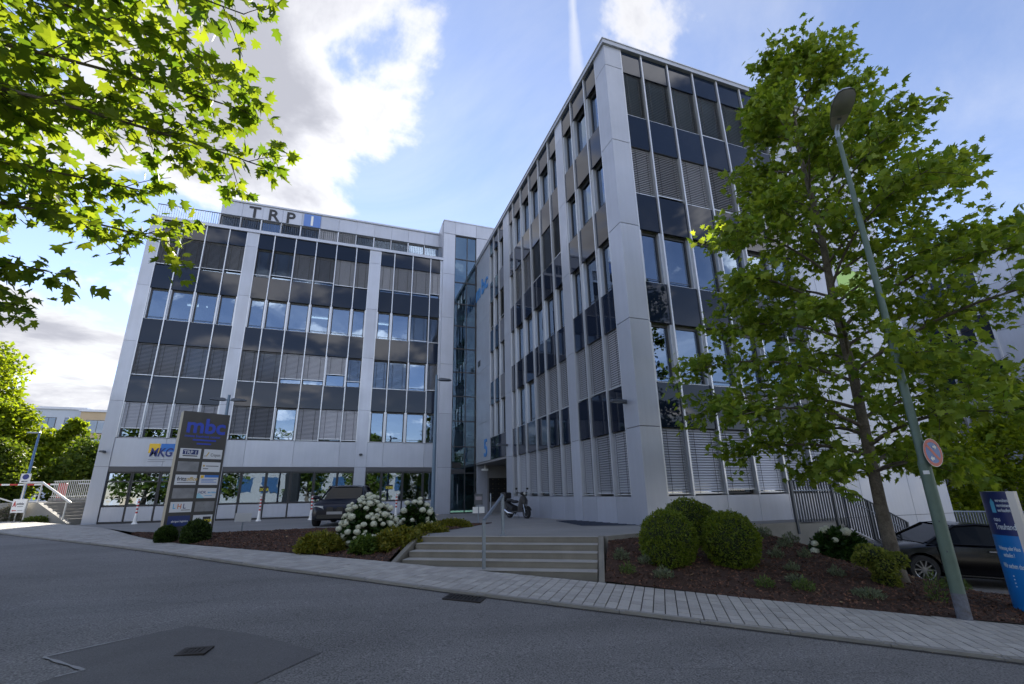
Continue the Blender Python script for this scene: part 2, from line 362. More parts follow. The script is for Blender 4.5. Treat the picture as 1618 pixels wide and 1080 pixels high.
# pavement: joint bed, individual stones near the camera, the rest as one piece
pave = strip('pavement', lambda s: K(s)+.10, lambda s: B(s), SV, 6, lambda s, n, t: float(G(s))-.022, joint_m)
unit = bpy.data.meshes.new('paving_stone')
bmx = bmesh.new(); bmesh.ops.create_cube(bmx, size=1.0)
bmesh.ops.delete(bmx, geom=[f for f in bmx.faces if f.normal.z < -.5], context='FACES_ONLY')
bmesh.ops.bevel(bmx, geom=[e for e in bmx.edges if all(v.co.z > .4 for v in e.verts)], offset=.035, segments=1, affect='EDGES')
bmx.to_mesh(unit); bmx.free(); unit.materials.append(paver_m)
uv = np.array([v.co[:] for v in unit.vertices]); uf = [tuple(p.vertices) for p in unit.polygons]
blocks = []
ds = .158; rr = np.random.default_rng(3); ang0 = math.atan2(D[1], D[0])
s = -46.0
while s < 17:
    th = math.atan2(float(K(s+.5)-K(s-.5)), 1.0); sl = float(G(s+.5)-G(s-.5))*math.cos(th)
    k0 = float(K(s)); wid = (float(B(s+math.sin(-th)*1.0))-k0)*math.cos(th)-.115
    nrow = max(3, int(round(wid/.20))); w = wid/nrow; x0, y0 = XY(s, k0)
    M_ = (math.cos(ang0+th+math.pi/2), math.sin(ang0+th+math.pi/2))
    for j in range(nrow):
        q = .115+w*(j+.5); x, y = x0+M_[0]*q, y0+M_[1]*q
        blocks.append((x, y, zs(x, y)-.02+rr.normal()*.0018, th, sl, w, x*x+y*y))
    s += ds*math.cos(th)
def bmat(b, k):
    x, y, z, th, sl, w, _ = b
    return Matrix.Translation((x, y, z)) @ Matrix.Rotation(ang0+th, 4, 'Z') @ Matrix.Rotation(-math.atan(sl), 4, 'Y') @ Matrix.Diagonal((ds-.014, w-.012, .04, 1))
order = sorted(range(len(blocks)), key=lambda i: blocks[i][6]+(400 if (blocks[i][0]*r0.x+blocks[i][1]*r0.y) > 1.15*(blocks[i][0]*fw.x+blocks[i][1]*fw.y) else 0))
for i in order[:300]:
    o = bpy.data.objects.new('paving_stone', unit); COL.objects.link(o); o.parent = pave; o.matrix_world = bmat(blocks[i], 0)
VV = []; FF4 = []; off = 0
rest = order[300:]
A = np.c_[uv, np.ones(len(uv))]
for i in rest:
    VV.append((A @ np.array(bmat(blocks[i], 0)).T)[:, :3])
quads = [f for f in uf if len(f) == 4]
VV = np.concatenate(VV); qn = np.array(quads); FF = (np.arange(len(rest))[:, None, None]*len(uv)+qn[None]).reshape(-1, 4)
tag(rawmesh('paving_stones', VV, FF, paver_s, pave), kind='stuff')
# kerb stones
kerb = thing('kerb', (0, 0, 0), None, None); kerb['kind'] = 'structure'
ku = bpy.data.meshes.new('kerb_stone'); bmx = bmesh.new(); bmesh.ops.create_cube(bmx, size=1.0)
bmesh.ops.bevel(bmx, geom=[e for e in bmx.edges if all(v.co.z > .4 for v in e.verts)], offset=.06, segments=2, affect='EDGES'); bmx.to_mesh(ku); bmx.free(); ku.materials.append(kerb_m)
for s in np.arange(-42, 24, 1.0):
    sc = s+.5; th = math.atan2(float(K(s+1)-K(s)), 1.0); sl = float(G(s+1)-G(s)); x, y = XY(sc, float(K(sc))+.045)
    o = bpy.data.objects.new('kerb_stone', ku); COL.objects.link(o); o.parent = kerb
    o.matrix_world = Matrix.Translation((x, y, float(G(sc))-.10+RNG.normal()*.003)) @ Matrix.Rotation(ang0+th, 4, 'Z') @ Matrix.Rotation(-math.atan(sl), 4, 'Y') @ Matrix.Diagonal((1/math.cos(th)-.008, .085, .21, 1))
# gutter: darker asphalt strip along the kerb
gut = strip('gutter', lambda s: K(s)-.06, lambda s: K(s)+.004, np.arange(-42, 24, .5), 1, lambda s, n, t: float(G(s))-.031, mat('gutter_dark', (.05, .047, .043), .9, var=.5, vscale=2.5, bump=.5, bscale=120))

# repair patch with its seal lines and the square cover in it
def zr(x, y):
    s = x*D[0]+y*D[1]; n = x*NV[0]+y*NV[1]; t = (n-(float(K(s))-7.6))/7.6; return float(G(s))-.036-.03*(1-t)
def ngon(name, pts, zf, m, kind='structure', parent=None, sub=0):
    me = bpy.data.meshes.new(name); bm = bmesh.new()
    f = bm.faces.new([bm.verts.new((x, y, 0)) for x, y in pts])
    bmesh.ops.triangulate(bm, faces=[f])
    if sub: bmesh.ops.subdivide_edges(bm, edges=bm.edges[:], cuts=sub, use_grid_fill=True)
    for v in bm.verts: v.co.z = zf(v.co.x, v.co.y)
    bmesh.ops.recalc_face_normals(bm, faces=bm.faces)
    if sum(f.normal.z for f in bm.faces) < 0: bmesh.ops.reverse_faces(bm, faces=bm.faces)
    bm.to_mesh(me); bm.free(); me.materials.append(m)
    o = link(name, me, parent)
    if kind: o['kind'] = kind
    return o
pp = [(-2.38, 5.64), (-1.49, 6.39), (-1.15, 6.16), (-.78, 5.92), (-.1, 5.23), (-.47, 4.75), (-1.0, 4.0), (-2.4, 4.4), (-2.05, 5.1), (-1.91, 5.21)]
ngon('road_patch', pp, lambda x, y: zr(x, y)+.006, asphalt_p, sub=5)
mb = MB()
sealp = [(-2.05, 5.1), (-1.91, 5.21), (-2.38, 5.64), (-1.9, 6.045)]
for a, b in zip(sealp[:-1], sealp[1:]):
    a, b = Vector(a), Vector(b); t = (b-a).normalized(); q = Vector((-t.y, t.x))*.014
    for k in range(6):
        p0 = a+(b-a)*(k/6); p1 = a+(b-a)*((k+1)/6); w0 = 1+.5*math.sin(k*2.1); w1 = 1+.5*math.sin((k+1)*2.1)
        c = [p0-q*w0, p1-q*w1, p1+q*w1, p0+q*w0]; mb.add([(v.x, v.y, zr(v.x, v.y)+.010) for v in c], [(0, 1, 2, 3)])
tag(mb.build('patch_seal', seal_m), kind='structure')
def grate(name, c, ang, L, Wd, nb, label, cat, along=False):
    z = zr(*c)+.012; t = thing(name, (c[0], c[1], z), label, cat)
    M = Matrix.Translation((c[0], c[1], z)) @ Matrix.Rotation(ang, 4, 'Z') @ Matrix.Rotation(.058 if abs(ang-ang0) < .3 else 0, 4, 'Y')
    def F(u, w, zz): p = M @ Vector((u, w, zz)); return (p.x, p.y, p.z)
    MB().fbox(F, -L/2, L/2, -Wd/2, Wd/2, -.03, -.008).build('pit', black_gap, t)
    m = MB()
    for a in ((-L/2-.03, -L/2+.015, -Wd/2-.03, Wd/2+.03), (L/2-.015, L/2+.03, -Wd/2-.03, Wd/2+.03), (-L/2+.015, L/2-.015, -Wd/2-.03, -Wd/2+.012), (-L/2+.015, L/2-.015, Wd/2-.012, Wd/2+.03)):
        m.fbox(F, a[0], a[1], a[2], a[3], -.02, .004)
    m.build('rim', iron_m, t)
    for i in range(nb):
        u = -L/2+L*(i+.5)/nb; MB().fbox(F, u-.014, u+.014, -Wd/2+.012, Wd/2-.012, -.015, .002).build('bar', iron_m, t)
    return t
grate('drain_cover', (-1.20, 5.49), rad(-8), .19, .16, 5, 'small square iron drain cover set in the dark road patch', 'drain cover')
gx, gy = XY(-2.16, float(K(-2.16))-.23)
grate('gully_grate', (gx, gy), ang0, .50, .28, 9, 'rusty slotted gully grate in the road beside the kerb', 'gully grate')

# plaza between the buildings, parking strip on the right
edge = [(1.66, 11.37), (4.9, 16.2), (2.8, 16.75), (1.2, 17.1), (-.81, 17.35), (-2.25, 16.95), (-3.62, 16.95), (-6.5, 19.15)]
bl = [XY(s, float(B(s))) for s in np.arange(-16, -27, -1.0)]
stepR = (5.23, 9.1); stepL = (1.60, 11.35)
pl = [stepL, stepR, (7.5, 9.75), (10.5, 10.15), (12.05, 10.15), (12.05, 11.8), (9, 13), (9.2, 31), (-12.6, 31)] + bl[::-1] + edge[::-1][1:-1]
pts = [stepR, (7.5, 9.75), (10.5, 10.15), (13.6, 10.15), (13.6, 12.5), (9, 12.5), (9.4, 24), (14, 24), (14, 31), (-12.35, 31), (-12.9, 29.6)] + bl[::-1][1:] + [(-6.5, 19.15)] + edge[::-1][1:] + [stepL]
ngon('plaza', pts, lambda x, y: zp(x, y), plaza_m, sub=2)
def strip_z(x, y): s = x*D[0]+y*D[1]; return -2.20-.055*(s-6.4)
ngon('parking_strip', [(11.5, 7.3), (12.1, 8.6), (12.4, 11.3), (60, 11.3), (60, -14), XY(30, 11.9), XY(20, 11.9), XY(10, 11.75)], strip_z, asphalt, sub=2)
mb = MB()
for i in range(14):
    s0 = 6.9+i; a = XY(s0+.006, 11.62); b = XY(s0+.994, 11.62); a2 = XY(s0+.006, 11.74); b2 = XY(s0+.994, 11.74)
    mb.add([(*p, strip_z(*p)+h) for h in (-.12, .07) for p in (a, b, b2, a2)], [(0,3,2,1),(4,5,6,7),(0,1,5,4),(1,2,6,5),(2,3,7,6),(3,0,4,7)])
tag(mb.build('parking_kerb', kerb_m), kind='structure')

# planting beds (ruled between the pavement and the terrace), bark chips strewn over them
def lerp(a, b, t): return tuple(x+(y-x)*t for x, y in zip(a, b))
BEDS = {}
def bed(name, Lp, Up, nu, nt, mound, label=None):
    def at(c, t):
        k = t*(len(c)-1); i = min(int(k), len(c)-2); return lerp(c[i], c[i+1], k-i)
    V = []; q = np.random.default_rng(len(name))
    for i in range(nu+1):
        a, b = at(Lp, i/nu), at(Up, i/nu); span = math.dist(a[:2], b[:2])
        for j in range(nt+1):
            t = j/nt; x, y, z = lerp(a, b, t)
            z += mound*min(span, 3)/3*math.sin(math.pi*t)**.8+(.012*q.normal() if 0 < j < nt else -.01); V.append((x, y, z))
    F = [(i*(nt+1)+j, (i+1)*(nt+1)+j, (i+1)*(nt+1)+j+1, i*(nt+1)+j+1) for i in range(nu) for j in range(nt)]
    o = rawmesh(name, np.array(V), np.array(F), soil_m, smooth=True); tag(o, kind='structure')
    if sum(p.normal.z for p in o.data.polygons) < 0: o.data.flip_normals()
    o.data.update(); BEDS[name] = (np.array(V), np.array(F)); return o
def sz(p, dz=0.0): return (p[0], p[1], zs(*p)+dz)
def pz(p, dz=0.0): return (p[0], p[1], zp(*p)+dz)
bed('planting_bed_left', [sz(p, .0) for p in [(-6.5, 19.15), (-4.36, 15.50), (-2.22, 13.28), (-.52, 11.62), (.9, 10.22)]]+[pz((1.45, 11.3), -.02), pz((4.9, 16.2))],
    [pz(p, -.01) for p in [(-6.5, 19.15), (-3.62, 16.95), (-2.25, 16.95), (-.81, 17.35), (1.2, 17.1), (2.8, 16.75), (4.9, 16.2)]], 90, 40, .06)
bed('planting_bed_right', [sz(p, .0) for p in [(4.5, 7.9), (6.27, 6.29), (8.06, 5.08), (9.12, 4.5), (11.0, 3.45), (13.2, 2.2), (19.5, -1.4)]],
    [pz((5.3, 9.05), -.06), pz((7.5, 9.72), -.06), pz((10.3, 10.12), -.12), (12.2, 9.95, -1.55), (11.8, 7.35, -2.10), (14.1, 5.35, -2.18), (XY(20, 11.65)[0], XY(20, 11.65)[1], -2.86)], 110, 40, .05)
def on_bed(name, k):
    V, F = BEDS[name]; T = np.concatenate([F[:, [0, 1, 2]], F[:, [0, 2, 3]]]); a, b, c = V[T[:, 0]], V[T[:, 1]], V[T[:, 2]]
    ar = np.linalg.norm(np.cross(b-a, c-a), axis=1); i = RNG.choice(len(T), k, p=ar/ar.sum()); r1 = np.sqrt(RNG.random(k))[:, None]; r2_ = RNG.random(k)[:, None]
    return a[i]*(1-r1)+b[i]*r1*(1-r2_)+c[i]*r1*r2_
def bed_z(name, x, y):
    V, F = BEDS[name]; d = (V[:, 0]-x)**2+(V[:, 1]-y)**2; i = np.argsort(d)[:4]; w = 1/(d[i]+1e-4); return float((V[i, 2]*w).sum()/w.sum())
def chips(name, bedname, k, bed_obj):
    P = on_bed(bedname, k); n = len(P); P[:, 2] += RNG.random(n)*.012
    L = (.008+.020*RNG.random(n)**2)[:, None]; Wd = L*(.25+.3*RNG.random(n))[:, None]
    a = RNG.random(n)*2*np.pi; t = RNG.normal(0, .35, n); q = RNG.normal(0, .5, n)
    U = np.c_[np.cos(a)*np.cos(t), np.sin(a)*np.cos(t), np.sin(t)]; Vv = np.c_[-np.sin(a)*np.cos(q), np.cos(a)*np.cos(q), np.sin(q)]
    V = np.stack([P-U*L-Vv*Wd, P+U*L-Vv*Wd, P+U*L*.9+Vv*Wd, P-U*L*1.1+Vv*Wd], 1).reshape(-1, 3); F = np.arange(4*n).reshape(-1, 4)
    o = rawmesh(name, V, F, chip_m); tag(o, kind='stuff', label='reddish brown bark mulch strewn over the '+('left' if 'left' in bedname else 'right')+' planting bed', cat='bark mulch'); return o
chips('bark_mulch', 'planting_bed_left', 45000, None)
chips('bark_mulch', 'planting_bed_right', 65000, None)

# front steps: five risers dying into the falling pavement, side stringers, handrail
st = thing('front_steps', (3.3, 9.6, -1.5), 'broad concrete front steps with side stringers up to the terrace', 'steps')
FS = frame((0, 0, 0), (D[0], D[1], 0), (-NV[0], -NV[1], 0))
def FSn(s, n, z): x, y = XY(s, n); return (x, y, z)
tread_m = mat('tread_concrete', (.36, .345, .315), .85, var=.25, vscale=2.0, bump=.3, bscale=140, grain=.15, gscale=200)  # paler than the dirt-stained risers; light on the treads partly painted in
n_top = 10.52; tr = .335; ri = .12
for k in range(5):
    zt = -.92-ri*k; nf = n_top-tr*k
    lo = -1.75
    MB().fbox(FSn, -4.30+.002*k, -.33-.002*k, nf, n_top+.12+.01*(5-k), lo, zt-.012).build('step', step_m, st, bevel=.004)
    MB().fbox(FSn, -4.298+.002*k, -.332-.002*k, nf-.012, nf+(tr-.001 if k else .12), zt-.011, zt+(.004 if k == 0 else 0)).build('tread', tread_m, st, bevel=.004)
for s0 in (-4.46, -.32):
    mb = MB(); s1 = s0+.11
    pr = [(n_top+.14, -.905), (n_top+.0, -.905), (n_top-tr*4-.22, -1.545 if s0 > -2 else -1.42), (n_top-tr*4-.22, -1.9), (n_top+.14, -1.9)]
    o = len(mb.v); mb.v += [FSn(s0, n, z) for n, z in pr]+[FSn(s1, n, z) for n, z in pr]; m_ = len(pr)
    mb.f += [tuple(range(m_)), tuple(reversed(range(m_, 2*m_)))]+[(i, m_+i, m_+(i+1) % m_, (i+1) % m_) for i in range(m_)]
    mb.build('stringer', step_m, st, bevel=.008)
hr = thing('step_handrail', (*XY(-2.45, 9.4), -1.4), 'single galvanised handrail standing in the middle of the front steps', 'handrail')
zt0, zt1 = -.92+.86, -1.40+.88
pT, pB = FSn(-2.45, 10.78, zt0), FSn(-2.50, 9.30, zt1)
for n, z0, z1, s in ((10.78, -.92, zt0, -2.45), (9.30, -1.42, zt1, -2.50)):
    x, y = XY(s, n); MB().box(x-.03, x+.03, y-.03, y+.03, z0, z1).build('post', steel, hr, bevel=.004)
    MB().box(x-.07, x+.07, y-.07, y+.07, z0-.01, z0+.014).build('base_plate', steel, hr)
MB().tube([Vector(pT)+Vector((0, 0, .012)), Vector(pB)+Vector((0, 0, .012))], .032, 10).build('rail', steel, hr, smooth=True)
# paler concrete edge along the terrace right of the steps
tag(MB().add([(*p, z) for z in (-1.5, -.9) for p in ((5.30, 9.06), (7.5, 9.72), (10.3, 10.12), (12.05, 10.14), (12.05, 10.26), (10.3, 10.25), (7.5, 9.86), (5.25, 9.2))],
     [(0,1,9,8),(1,2,10,9),(2,3,11,10),(3,4,12,11),(8,9,14,15),(9,10,13,14),(10,11,12,13),(4,5,13,12),(5,6,14,13),(6,7,15,14),(7,0,8,15)]).build('terrace_edge', concrete_l), kind='structure')

# dark light-well grating on the terrace along the right building
lw = thing('light_well_grating', (7.2, 13.4, -.95), 'dark blue flat grating in the terrace along the right building', 'grating')
mb = MB(); mb.add([(x, y, zp(x, y)+.006) for x, y in ((7.95, 11.75), (7.98, 16.0), (7.25, 16.0), (6.55, 12.6))], [(0, 1, 2, 3)]); mb.build('sheet', mat('grating_blue', (.03, .045, .075), .5, .3), lw)
mb = MB()
for i in range(9):
    t = (i+.5)/9; a = lerp((7.95, 11.75), (7.98, 16.0), t); b = lerp((6.55, 12.6), (7.25, 16.0), t); mb.tube([(*a, zp(*a)+.012), (*b, zp(*b)+.012)], .008, 4)
mb.build('bars', mat('grating_bar', (.05, .06, .085), .5, .5), lw)

# dry leaves and pale chips lying on the bark
dry = mat('dry_leaf', (.30, .20, .10), .85, island=.5)
for bn_, k_ in (('planting_bed_left', 160), ('planting_bed_right', 260)):
    P = on_bed(bn_, k_); n_ = len(P); a = RNG.random(n_)*6.28; L_ = (.015+.03*RNG.random(n_))[:, None]; t_ = RNG.normal(0, .3, n_)
    U_ = np.c_[np.cos(a), np.sin(a), t_]; V_ = np.c_[-np.sin(a), np.cos(a), -t_]; P[:, 2] += .022
    V4 = np.stack([P-U_*L_, P+V_*L_*.6, P+U_*L_, P-V_*L_*.6], 1).reshape(-1, 3)
    tag(rawmesh('dry_leaves', V4, np.arange(4*n_).reshape(-1, 4), dry), 'dry tan leaves scattered on the bark of the '+('left' if 'left' in bn_ else 'right')+' bed', 'dry leaves', kind='stuff')

# grit and blown leaves gathered along the kerb, hairline cracks in the asphalt
gl = np.random.default_rng(77); n_ = 900; s_ = gl.uniform(-14, 12, n_); o_ = gl.exponential(.05, n_)
P = np.array([(*XY(a, float(K(a))-.012-b), 0) for a, b in zip(s_, o_)]); P[:, 2] = [float(G(a))-.026 for a in s_]
a = gl.random(n_)*6.28; L_ = (.004+.014*gl.random(n_)**3)[:, None]; U_ = np.c_[np.cos(a), np.sin(a), gl.normal(0, .3, n_)]; V_ = np.c_[-np.sin(a), np.cos(a), gl.normal(0, .3, n_)]
V4 = np.stack([P-U_*L_, P+V_*L_*.6, P+U_*L_, P-V_*L_*.6], 1).reshape(-1, 3)
tag(rawmesh('kerb_grit', V4, np.arange(4*n_).reshape(-1, 4), mat('grit', (.12, .095, .06), .9, island=.6)), 'small grit and leaf bits gathered along the kerb', 'grit', kind='stuff')
crk = mat('crack_dark', (.05, .048, .046), .9); mb = MB()
for (sa, na, sb, nb) in ((-7.5, 5.2, -4.2, 5.9), (-.8, 4.6, 2.6, 5.3), (-12, 6.6, -8.6, 6.2), (1.0, 6.1, 1.6, 4.3), (-5.8, 3.9, -5.1, 6.6)):
    k_ = 22; pp_ = []; wob = np.cumsum(gl.normal(0, .035, (k_+1, 2)), 0)
    for i in range(k_+1): pp_.append(Vector(XY(sa+(sb-sa)*i/k_+wob[i, 0], na+(nb-na)*i/k_+wob[i, 1])))
    for p, q in zip(pp_[:-1], pp_[1:]):
        t_ = (q-p).normalized(); w_ = Vector((-t_.y, t_.x))*gl.uniform(.0012, .0032); mb.add([(v.x, v.y, zr(v.x, v.y)+.006) for v in (p-w_, q-w_, q+w_, p+w_)], [(0, 1, 2, 3)])
tag(mb.build('road_cracks', crk, fix=False), kind='structure')
# ---------------------------------------------------------------- office buildings
ROWS_L = [(3.20, 5.10), (6.60, 8.50), (10.0, 11.90), (13.40, 15.34)]
ROWS_R = [(-.12, 1.80), (3.24, 5.18), (6.63, 8.55), (10.02, 11.95), (13.40, 15.36)]
ZT = 16.42
def blind(Bd, F, u0, u1, z0, z1, frac, tilt, w=-.07):
    if frac > .7: frac -= random.choice((0, 0, .0, .02, .05)); tilt += random.uniform(-.1, .1)
    zb = z1-(z1-z0)*frac; m = MB(); z = z1-.03; c, s = .039*math.cos(tilt), .039*math.sin(tilt); pit_ = .077
    while z > zb+.03:
        m.add([F(u0, w+c, z-s), F(u1, w+c, z-s), F(u1, w-c, z+s), F(u0, w-c, z+s)], [(0, 1, 2, 3)]); z -= pit_
    b = m.build('blind', slat_m, Bd, fix=False)
    MB().fbox(F, u0, u1, w-.02, w+.02, zb-.015, zb+.025).build('bottom_rail', alu_fin, b)
    m = MB()
    for q in (.22, .78):
        u = u0+(u1-u0)*q; m.fbox(F, u-.008, u+.008, w+.040, w+.044, zb, z1-.02)
    m.build('cord', cord_m, b)
def window(Bd, F, u0, u1, z0, z1, rec=.20, fr=.055, jamb=.05, sash=True, gm=None):
    m = MB(); a, b = u0+jamb, u1-jamb
    for q in ((a, a+fr, z0, z1), (b-fr, b, z0, z1), (a+fr, b-fr, z0, z0+fr), (a+fr, b-fr, z1-fr*1.4, z1)):
        m.fbox(F, q[0], q[1], -rec-.04, -rec+.04, q[2], q[3])
    wdw = m.build('window', dark_frame, Bd)
    MB().fbox(F, a+fr-.005, b-fr+.005, -rec-.012, -rec+.004, z0+fr-.005, z1-fr*1.4+.005).build('pane', gm or glass, wdw)
    if jamb:
        m = MB()
        for q in ((u0, a-.002), (b+.002, u1)): m.fbox(F, q[0], q[1], -rec-.04, -.03, z0, z1)
        m.fbox(F, a, b, -rec+.042, -.03, z0-.02, z0-.001)
        m.build('jamb', alu_fin, wdw)
    if sash:
        MB().fbox(F, a+fr, b-fr, -rec+.05, -rec+.066, z0+.16, z0+.176).build('guard_bar', dark_frame, wdw)
    return wdw
def panel(Bd, F, u0, u1, z0, z1, name='wall_panel', m=None, w0=-.05, w1=0.0, g=.006):
    return MB().fbox(F, u0+g, u1-g, w0, w1, z0+g, z1-g).build(name, m or alu, Bd)
def pillar(Bd, F, u0, u1, seams, w0=-.25, w1=.03):
    MB().fbox(F, u0+.02, u1-.02, w0, w1-.02, seams[0], seams[-1]).build('pillar_core', black_gap, Bd)
    for a, b in zip(seams[:-1], seams[1:]): MB().fbox(F, u0, u1, w0, w1, a+.007, b-.007).build('pillar_panel', alu, Bd)
def fin(Bd, F, u, z0, z1, depth=.11, wd=.028):
    MB().fbox(F, u-wd, u+wd, -.20, depth, z0, z1).build('mullion', alu_fin, Bd)
def grid(Bd, F, edges, rows, blinds, z_top, z_bot=None, jamb=.05, depth=.11):
    for i, u in enumerate(edges[1:-1]): fin(Bd, F, u, rows[0][0]-.03, z_top, depth)
    for u, sgn in ((edges[0], 1), (edges[-1], -1)):
        a, b = sorted((u+.004*sgn, u+.05*sgn)); MB().fbox(F, a, b, -.20, depth*.5, rows[0][0]-.03, z_top).build('edge_strip', alu_fin, Bd)
    for c in range(len(edges)-1):
        u0 = edges[c]+(.030 if c else .052); u1 = edges[c+1]-(.030 if c < len(edges)-2 else .052)
        for k, (z0, z1) in enumerate(rows):
            bl_ = blinds[k][c]
            window(Bd, F, u0, u1, z0, z1, jamb=jamb if (bl_ is None or bl_[0] < .8) else .0, sash=bl_ is None)
            if bl_: blind(Bd, F, u0+.008, u1-.008, z0, z1, *bl_)
            t = rows[k+1][0] if k+1 < len(rows) else z_top
            MB().fbox(F, u0+.004, u1-.004, -.06, -.01, z1+.035, t-.02).build('spandrel', spandrel_m, Bd)
LIGHT, MIDT, DARK = rad(66), rad(46), rad(20)
def Bq(fr, t): return (fr, t)
ground_z = -1.22

# ---- left building
BL = thing('office_building', (-3.5, 30, -1.2), 'long silver and dark glass office block with set back top storey on the left', 'office building')
FL = frame((0, 30, 0), (1, 0, 0), (0, -1, 0))
bays = [[-11.79, -10.72, -9.46, -8.20, -7.19], [-6.58, -5.61, -4.34, -3.07, -1.80, -.52, .41], [1.07, 2.04, 3.31, 4.58, 5.34]]
m9, f1 = .93, 1.0
bl1 = [[Bq(.74, LIGHT)]*4, [Bq(.98, MIDT)]*4, [None]*4, [Bq(.93, MIDT)]*4]
bl2 = [[Bq(.9, MIDT), Bq(.95, MIDT), None, Bq(.99, LIGHT), Bq(.99, LIGHT), Bq(.99, LIGHT)],
       [Bq(.99, MIDT), Bq(.99, MIDT), Bq(.83, LIGHT), Bq(.83, LIGHT), Bq(.60, LIGHT), Bq(.80, DARK)],
       [None]*6, [Bq(.93, DARK), Bq(.93, DARK), Bq(.95, MIDT), Bq(.95, MIDT), Bq(.95, LIGHT), Bq(.95, LIGHT)]]
bl3 = [[None]*4, [Bq(.99, DARK), Bq(.99, DARK), None, Bq(.97, MIDT)], [None, None, Bq(.97, DARK), Bq(.97, DARK)], [Bq(.9, LIGHT)]*4]
for e, b in zip(bays, (bl1, bl2, bl3)): grid(BL, FL, e, ROWS_L, b, ZT, depth=.06)
seams = [ground_z, 1.66, 5.16, 8.58, 12.02, 15.42, ZT+.0]
for a, b in ((-12.41, -11.79), (-7.19, -6.58), (.41, 1.07)): pillar(BL, FL, a, b, seams)
pillar(BL, FL, 5.47, 6.34, [ground_z, 1.66, 5.16, 8.58, 12.02, 15.42, 18.72])
panel(BL, FL, 5.345, 5.465, ground_z, ZT, w0=-.2, w1=-.02)
# coping under the roof terrace
MB().fbox(FL, -12.45, 5.47, -.4, .10, ZT, ZT+.20).build('coping', alu, BL)
# white band above the ground floor: wide panels
for a, b in zip(bays, ((0, 2, 4), (0, 1, 3, 5, 6), (0, 1, 3, 4))):
    for i, j in zip(b[:-1], b[1:]): panel(BL, FL, a[i], a[j], 1.66, 3.16, w0=-.12, w1=-.005)
# ground floor
for bi, e in enumerate(bays):
    MB().fbox(FL, e[0]+.005, e[-1]-.005, -.12, .01, 1.40, 1.652).build('dark_strip', strip_grey, BL)
    for c in range(len(e)-1):
        u0, u1 = e[c]+.01, e[c+1]-.01
        w = window(BL, FL, u0, u1, -.34, 1.40, rec=.10, fr=.06, jamb=0, sash=False)
        if bi == 0:
            MB().fbox(FL, u0+.06, u1-.06, -.135, -.065, .86, .93).build('transom', dark_frame, w)
            blind(BL, FL, u0+.07, u1-.07, .93, 1.34, 1.0, MIDT, w=-.22)
        panel(BL, FL, u0+.03, u1-.03, -1.10, -.37, w0=-.14, w1=-.03)
        MB().fbox(FL, u0-.03, u0+.028, -.16, -.015, -1.12, -.345).build('post', dark_frame, BL)
        # vertical fabric blinds hanging behind the panes
        if not (bi == 2 and c in (0,)):
            m = MB(); u = u0+.1; q = random.Random(c+bi*9)
            full = (bi == 1 and c in (1, 2)) or (bi == 2 and c == 3) or (bi == 0 and c > 0)
            while u < u1-.1:
                if full or q.random() < .62:
                    a = .030; m.add([FL(u-a, -.34, -.26), FL(u+a, -.34-.045, -.26), FL(u+a, -.34-.045, 1.34), FL(u-a, -.34, 1.34)], [(0, 1, 2, 3)])
                u += .085
            m.build('vertical_blind', mat('blind_fabric', (.55, .56, .55), .8), BL, fix=False)
    MB().fbox(FL, e[0]+.005, e[-1]-.005, -.2, -.02, ground_z, -1.122).build('plinth', dark_frame, BL)
# floor slabs, back walls, sides, roof
for z0, z1 in ((-1.4, -.36), (1.66, 3.16), (5.14, 6.56), (8.54, 9.96), (11.94, 13.36), (15.38, ZT)):
    MB().box(-12.2, 5.4, 30.26, 36, z0, z1).build('floor_slab', inner_floor, BL)
MB().box(-12.2, 5.4, 35.2, 36.2, -1.4, ZT-.05).build('back_wall', inner_wall, BL)
for x in np.arange(-9.46, 5, 2.53*2): MB().box(x-.06, x+.06, 31.2, 35.1, -.35, 15.4).build('partition', inner_wall, BL)
for a, b in zip(seams[:-1], seams[1:]): MB().box(-12.41, -12.2, 30.26, 46, a+.007, b-.007).build('side_panel', alu, BL)
MB().box(-12.3, 5.4, 30.3, 46, ZT-.02, ZT+.1).build('roof', concrete, BL)
MB().box(-12.2, 5.4, 45.8, 46, -1.4, ZT).build('rear_wall', alu, BL)
lamp_e = mat('ceiling_lamp_glow', (1, .97, .9), .5, emit=1.6)
for x, z in ((-2.6, 11.86), (-9.9, 11.86), (1.6, 11.86)):
    MB().box(x-.55, x+.55, 32.2, 32.32, z-.03, z+.03).build('ceiling_lamp', lamp_e, BL)
# set back top storey: fascia panels, windows, terrace railing
FA = frame((0, 31.5, 0), (1, 0, 0), (0, -1, 0))
ax = [-9.35+i*1.24 for i in range(12)]+[5.47]
for i in range(len(ax)-1):
    panel(BL, FA, ax[i], ax[i+1], 18.30, 19.40, w0=-.1, w1=0)
    window(BL, FA, ax[i]+.02, ax[i+1]-.02, 16.70, 18.28, rec=.14, fr=.05, jamb=0, sash=False)
    if i in (5, 6): blind(BL, FA, ax[i]+.05, ax[i+1]-.05, 16.70, 18.25, .95, LIGHT)
    elif i in (0, 1, 3, 4, 7, 8, 9): blind(BL, FA, ax[i]+.05, ax[i+1]-.05, 16.70, 18.25, .95, DARK)
    MB().fbox(FA, ax[i]-.035, ax[i]+.035, -.16, .03, 16.6, 18.30).build('attic_post', alu_fin, BL)
MB().fbox(FA, -9.45, 5.5, -.3, .08, 19.40, 19.52).build('attic_coping', alu, BL)
MB().box(-9.35, 5.47, 31.62, 45, 18.25, 19.40).build('attic_roof', inner_floor, BL)
MB().box(-9.35, -9.2, 31.6, 45, 16.5, 18.25).build('attic_side', alu, BL)
MB().box(-9.2, 5.47, 36, 36.2, 16.5, 18.25).build('attic_wall', inner_wall, BL)
rl = MB().fbox(FL, -12.3, 5.4, -.12, -.08, 17.50, 17.545).build('terrace_railing', dark_steel, BL)
m = MB()
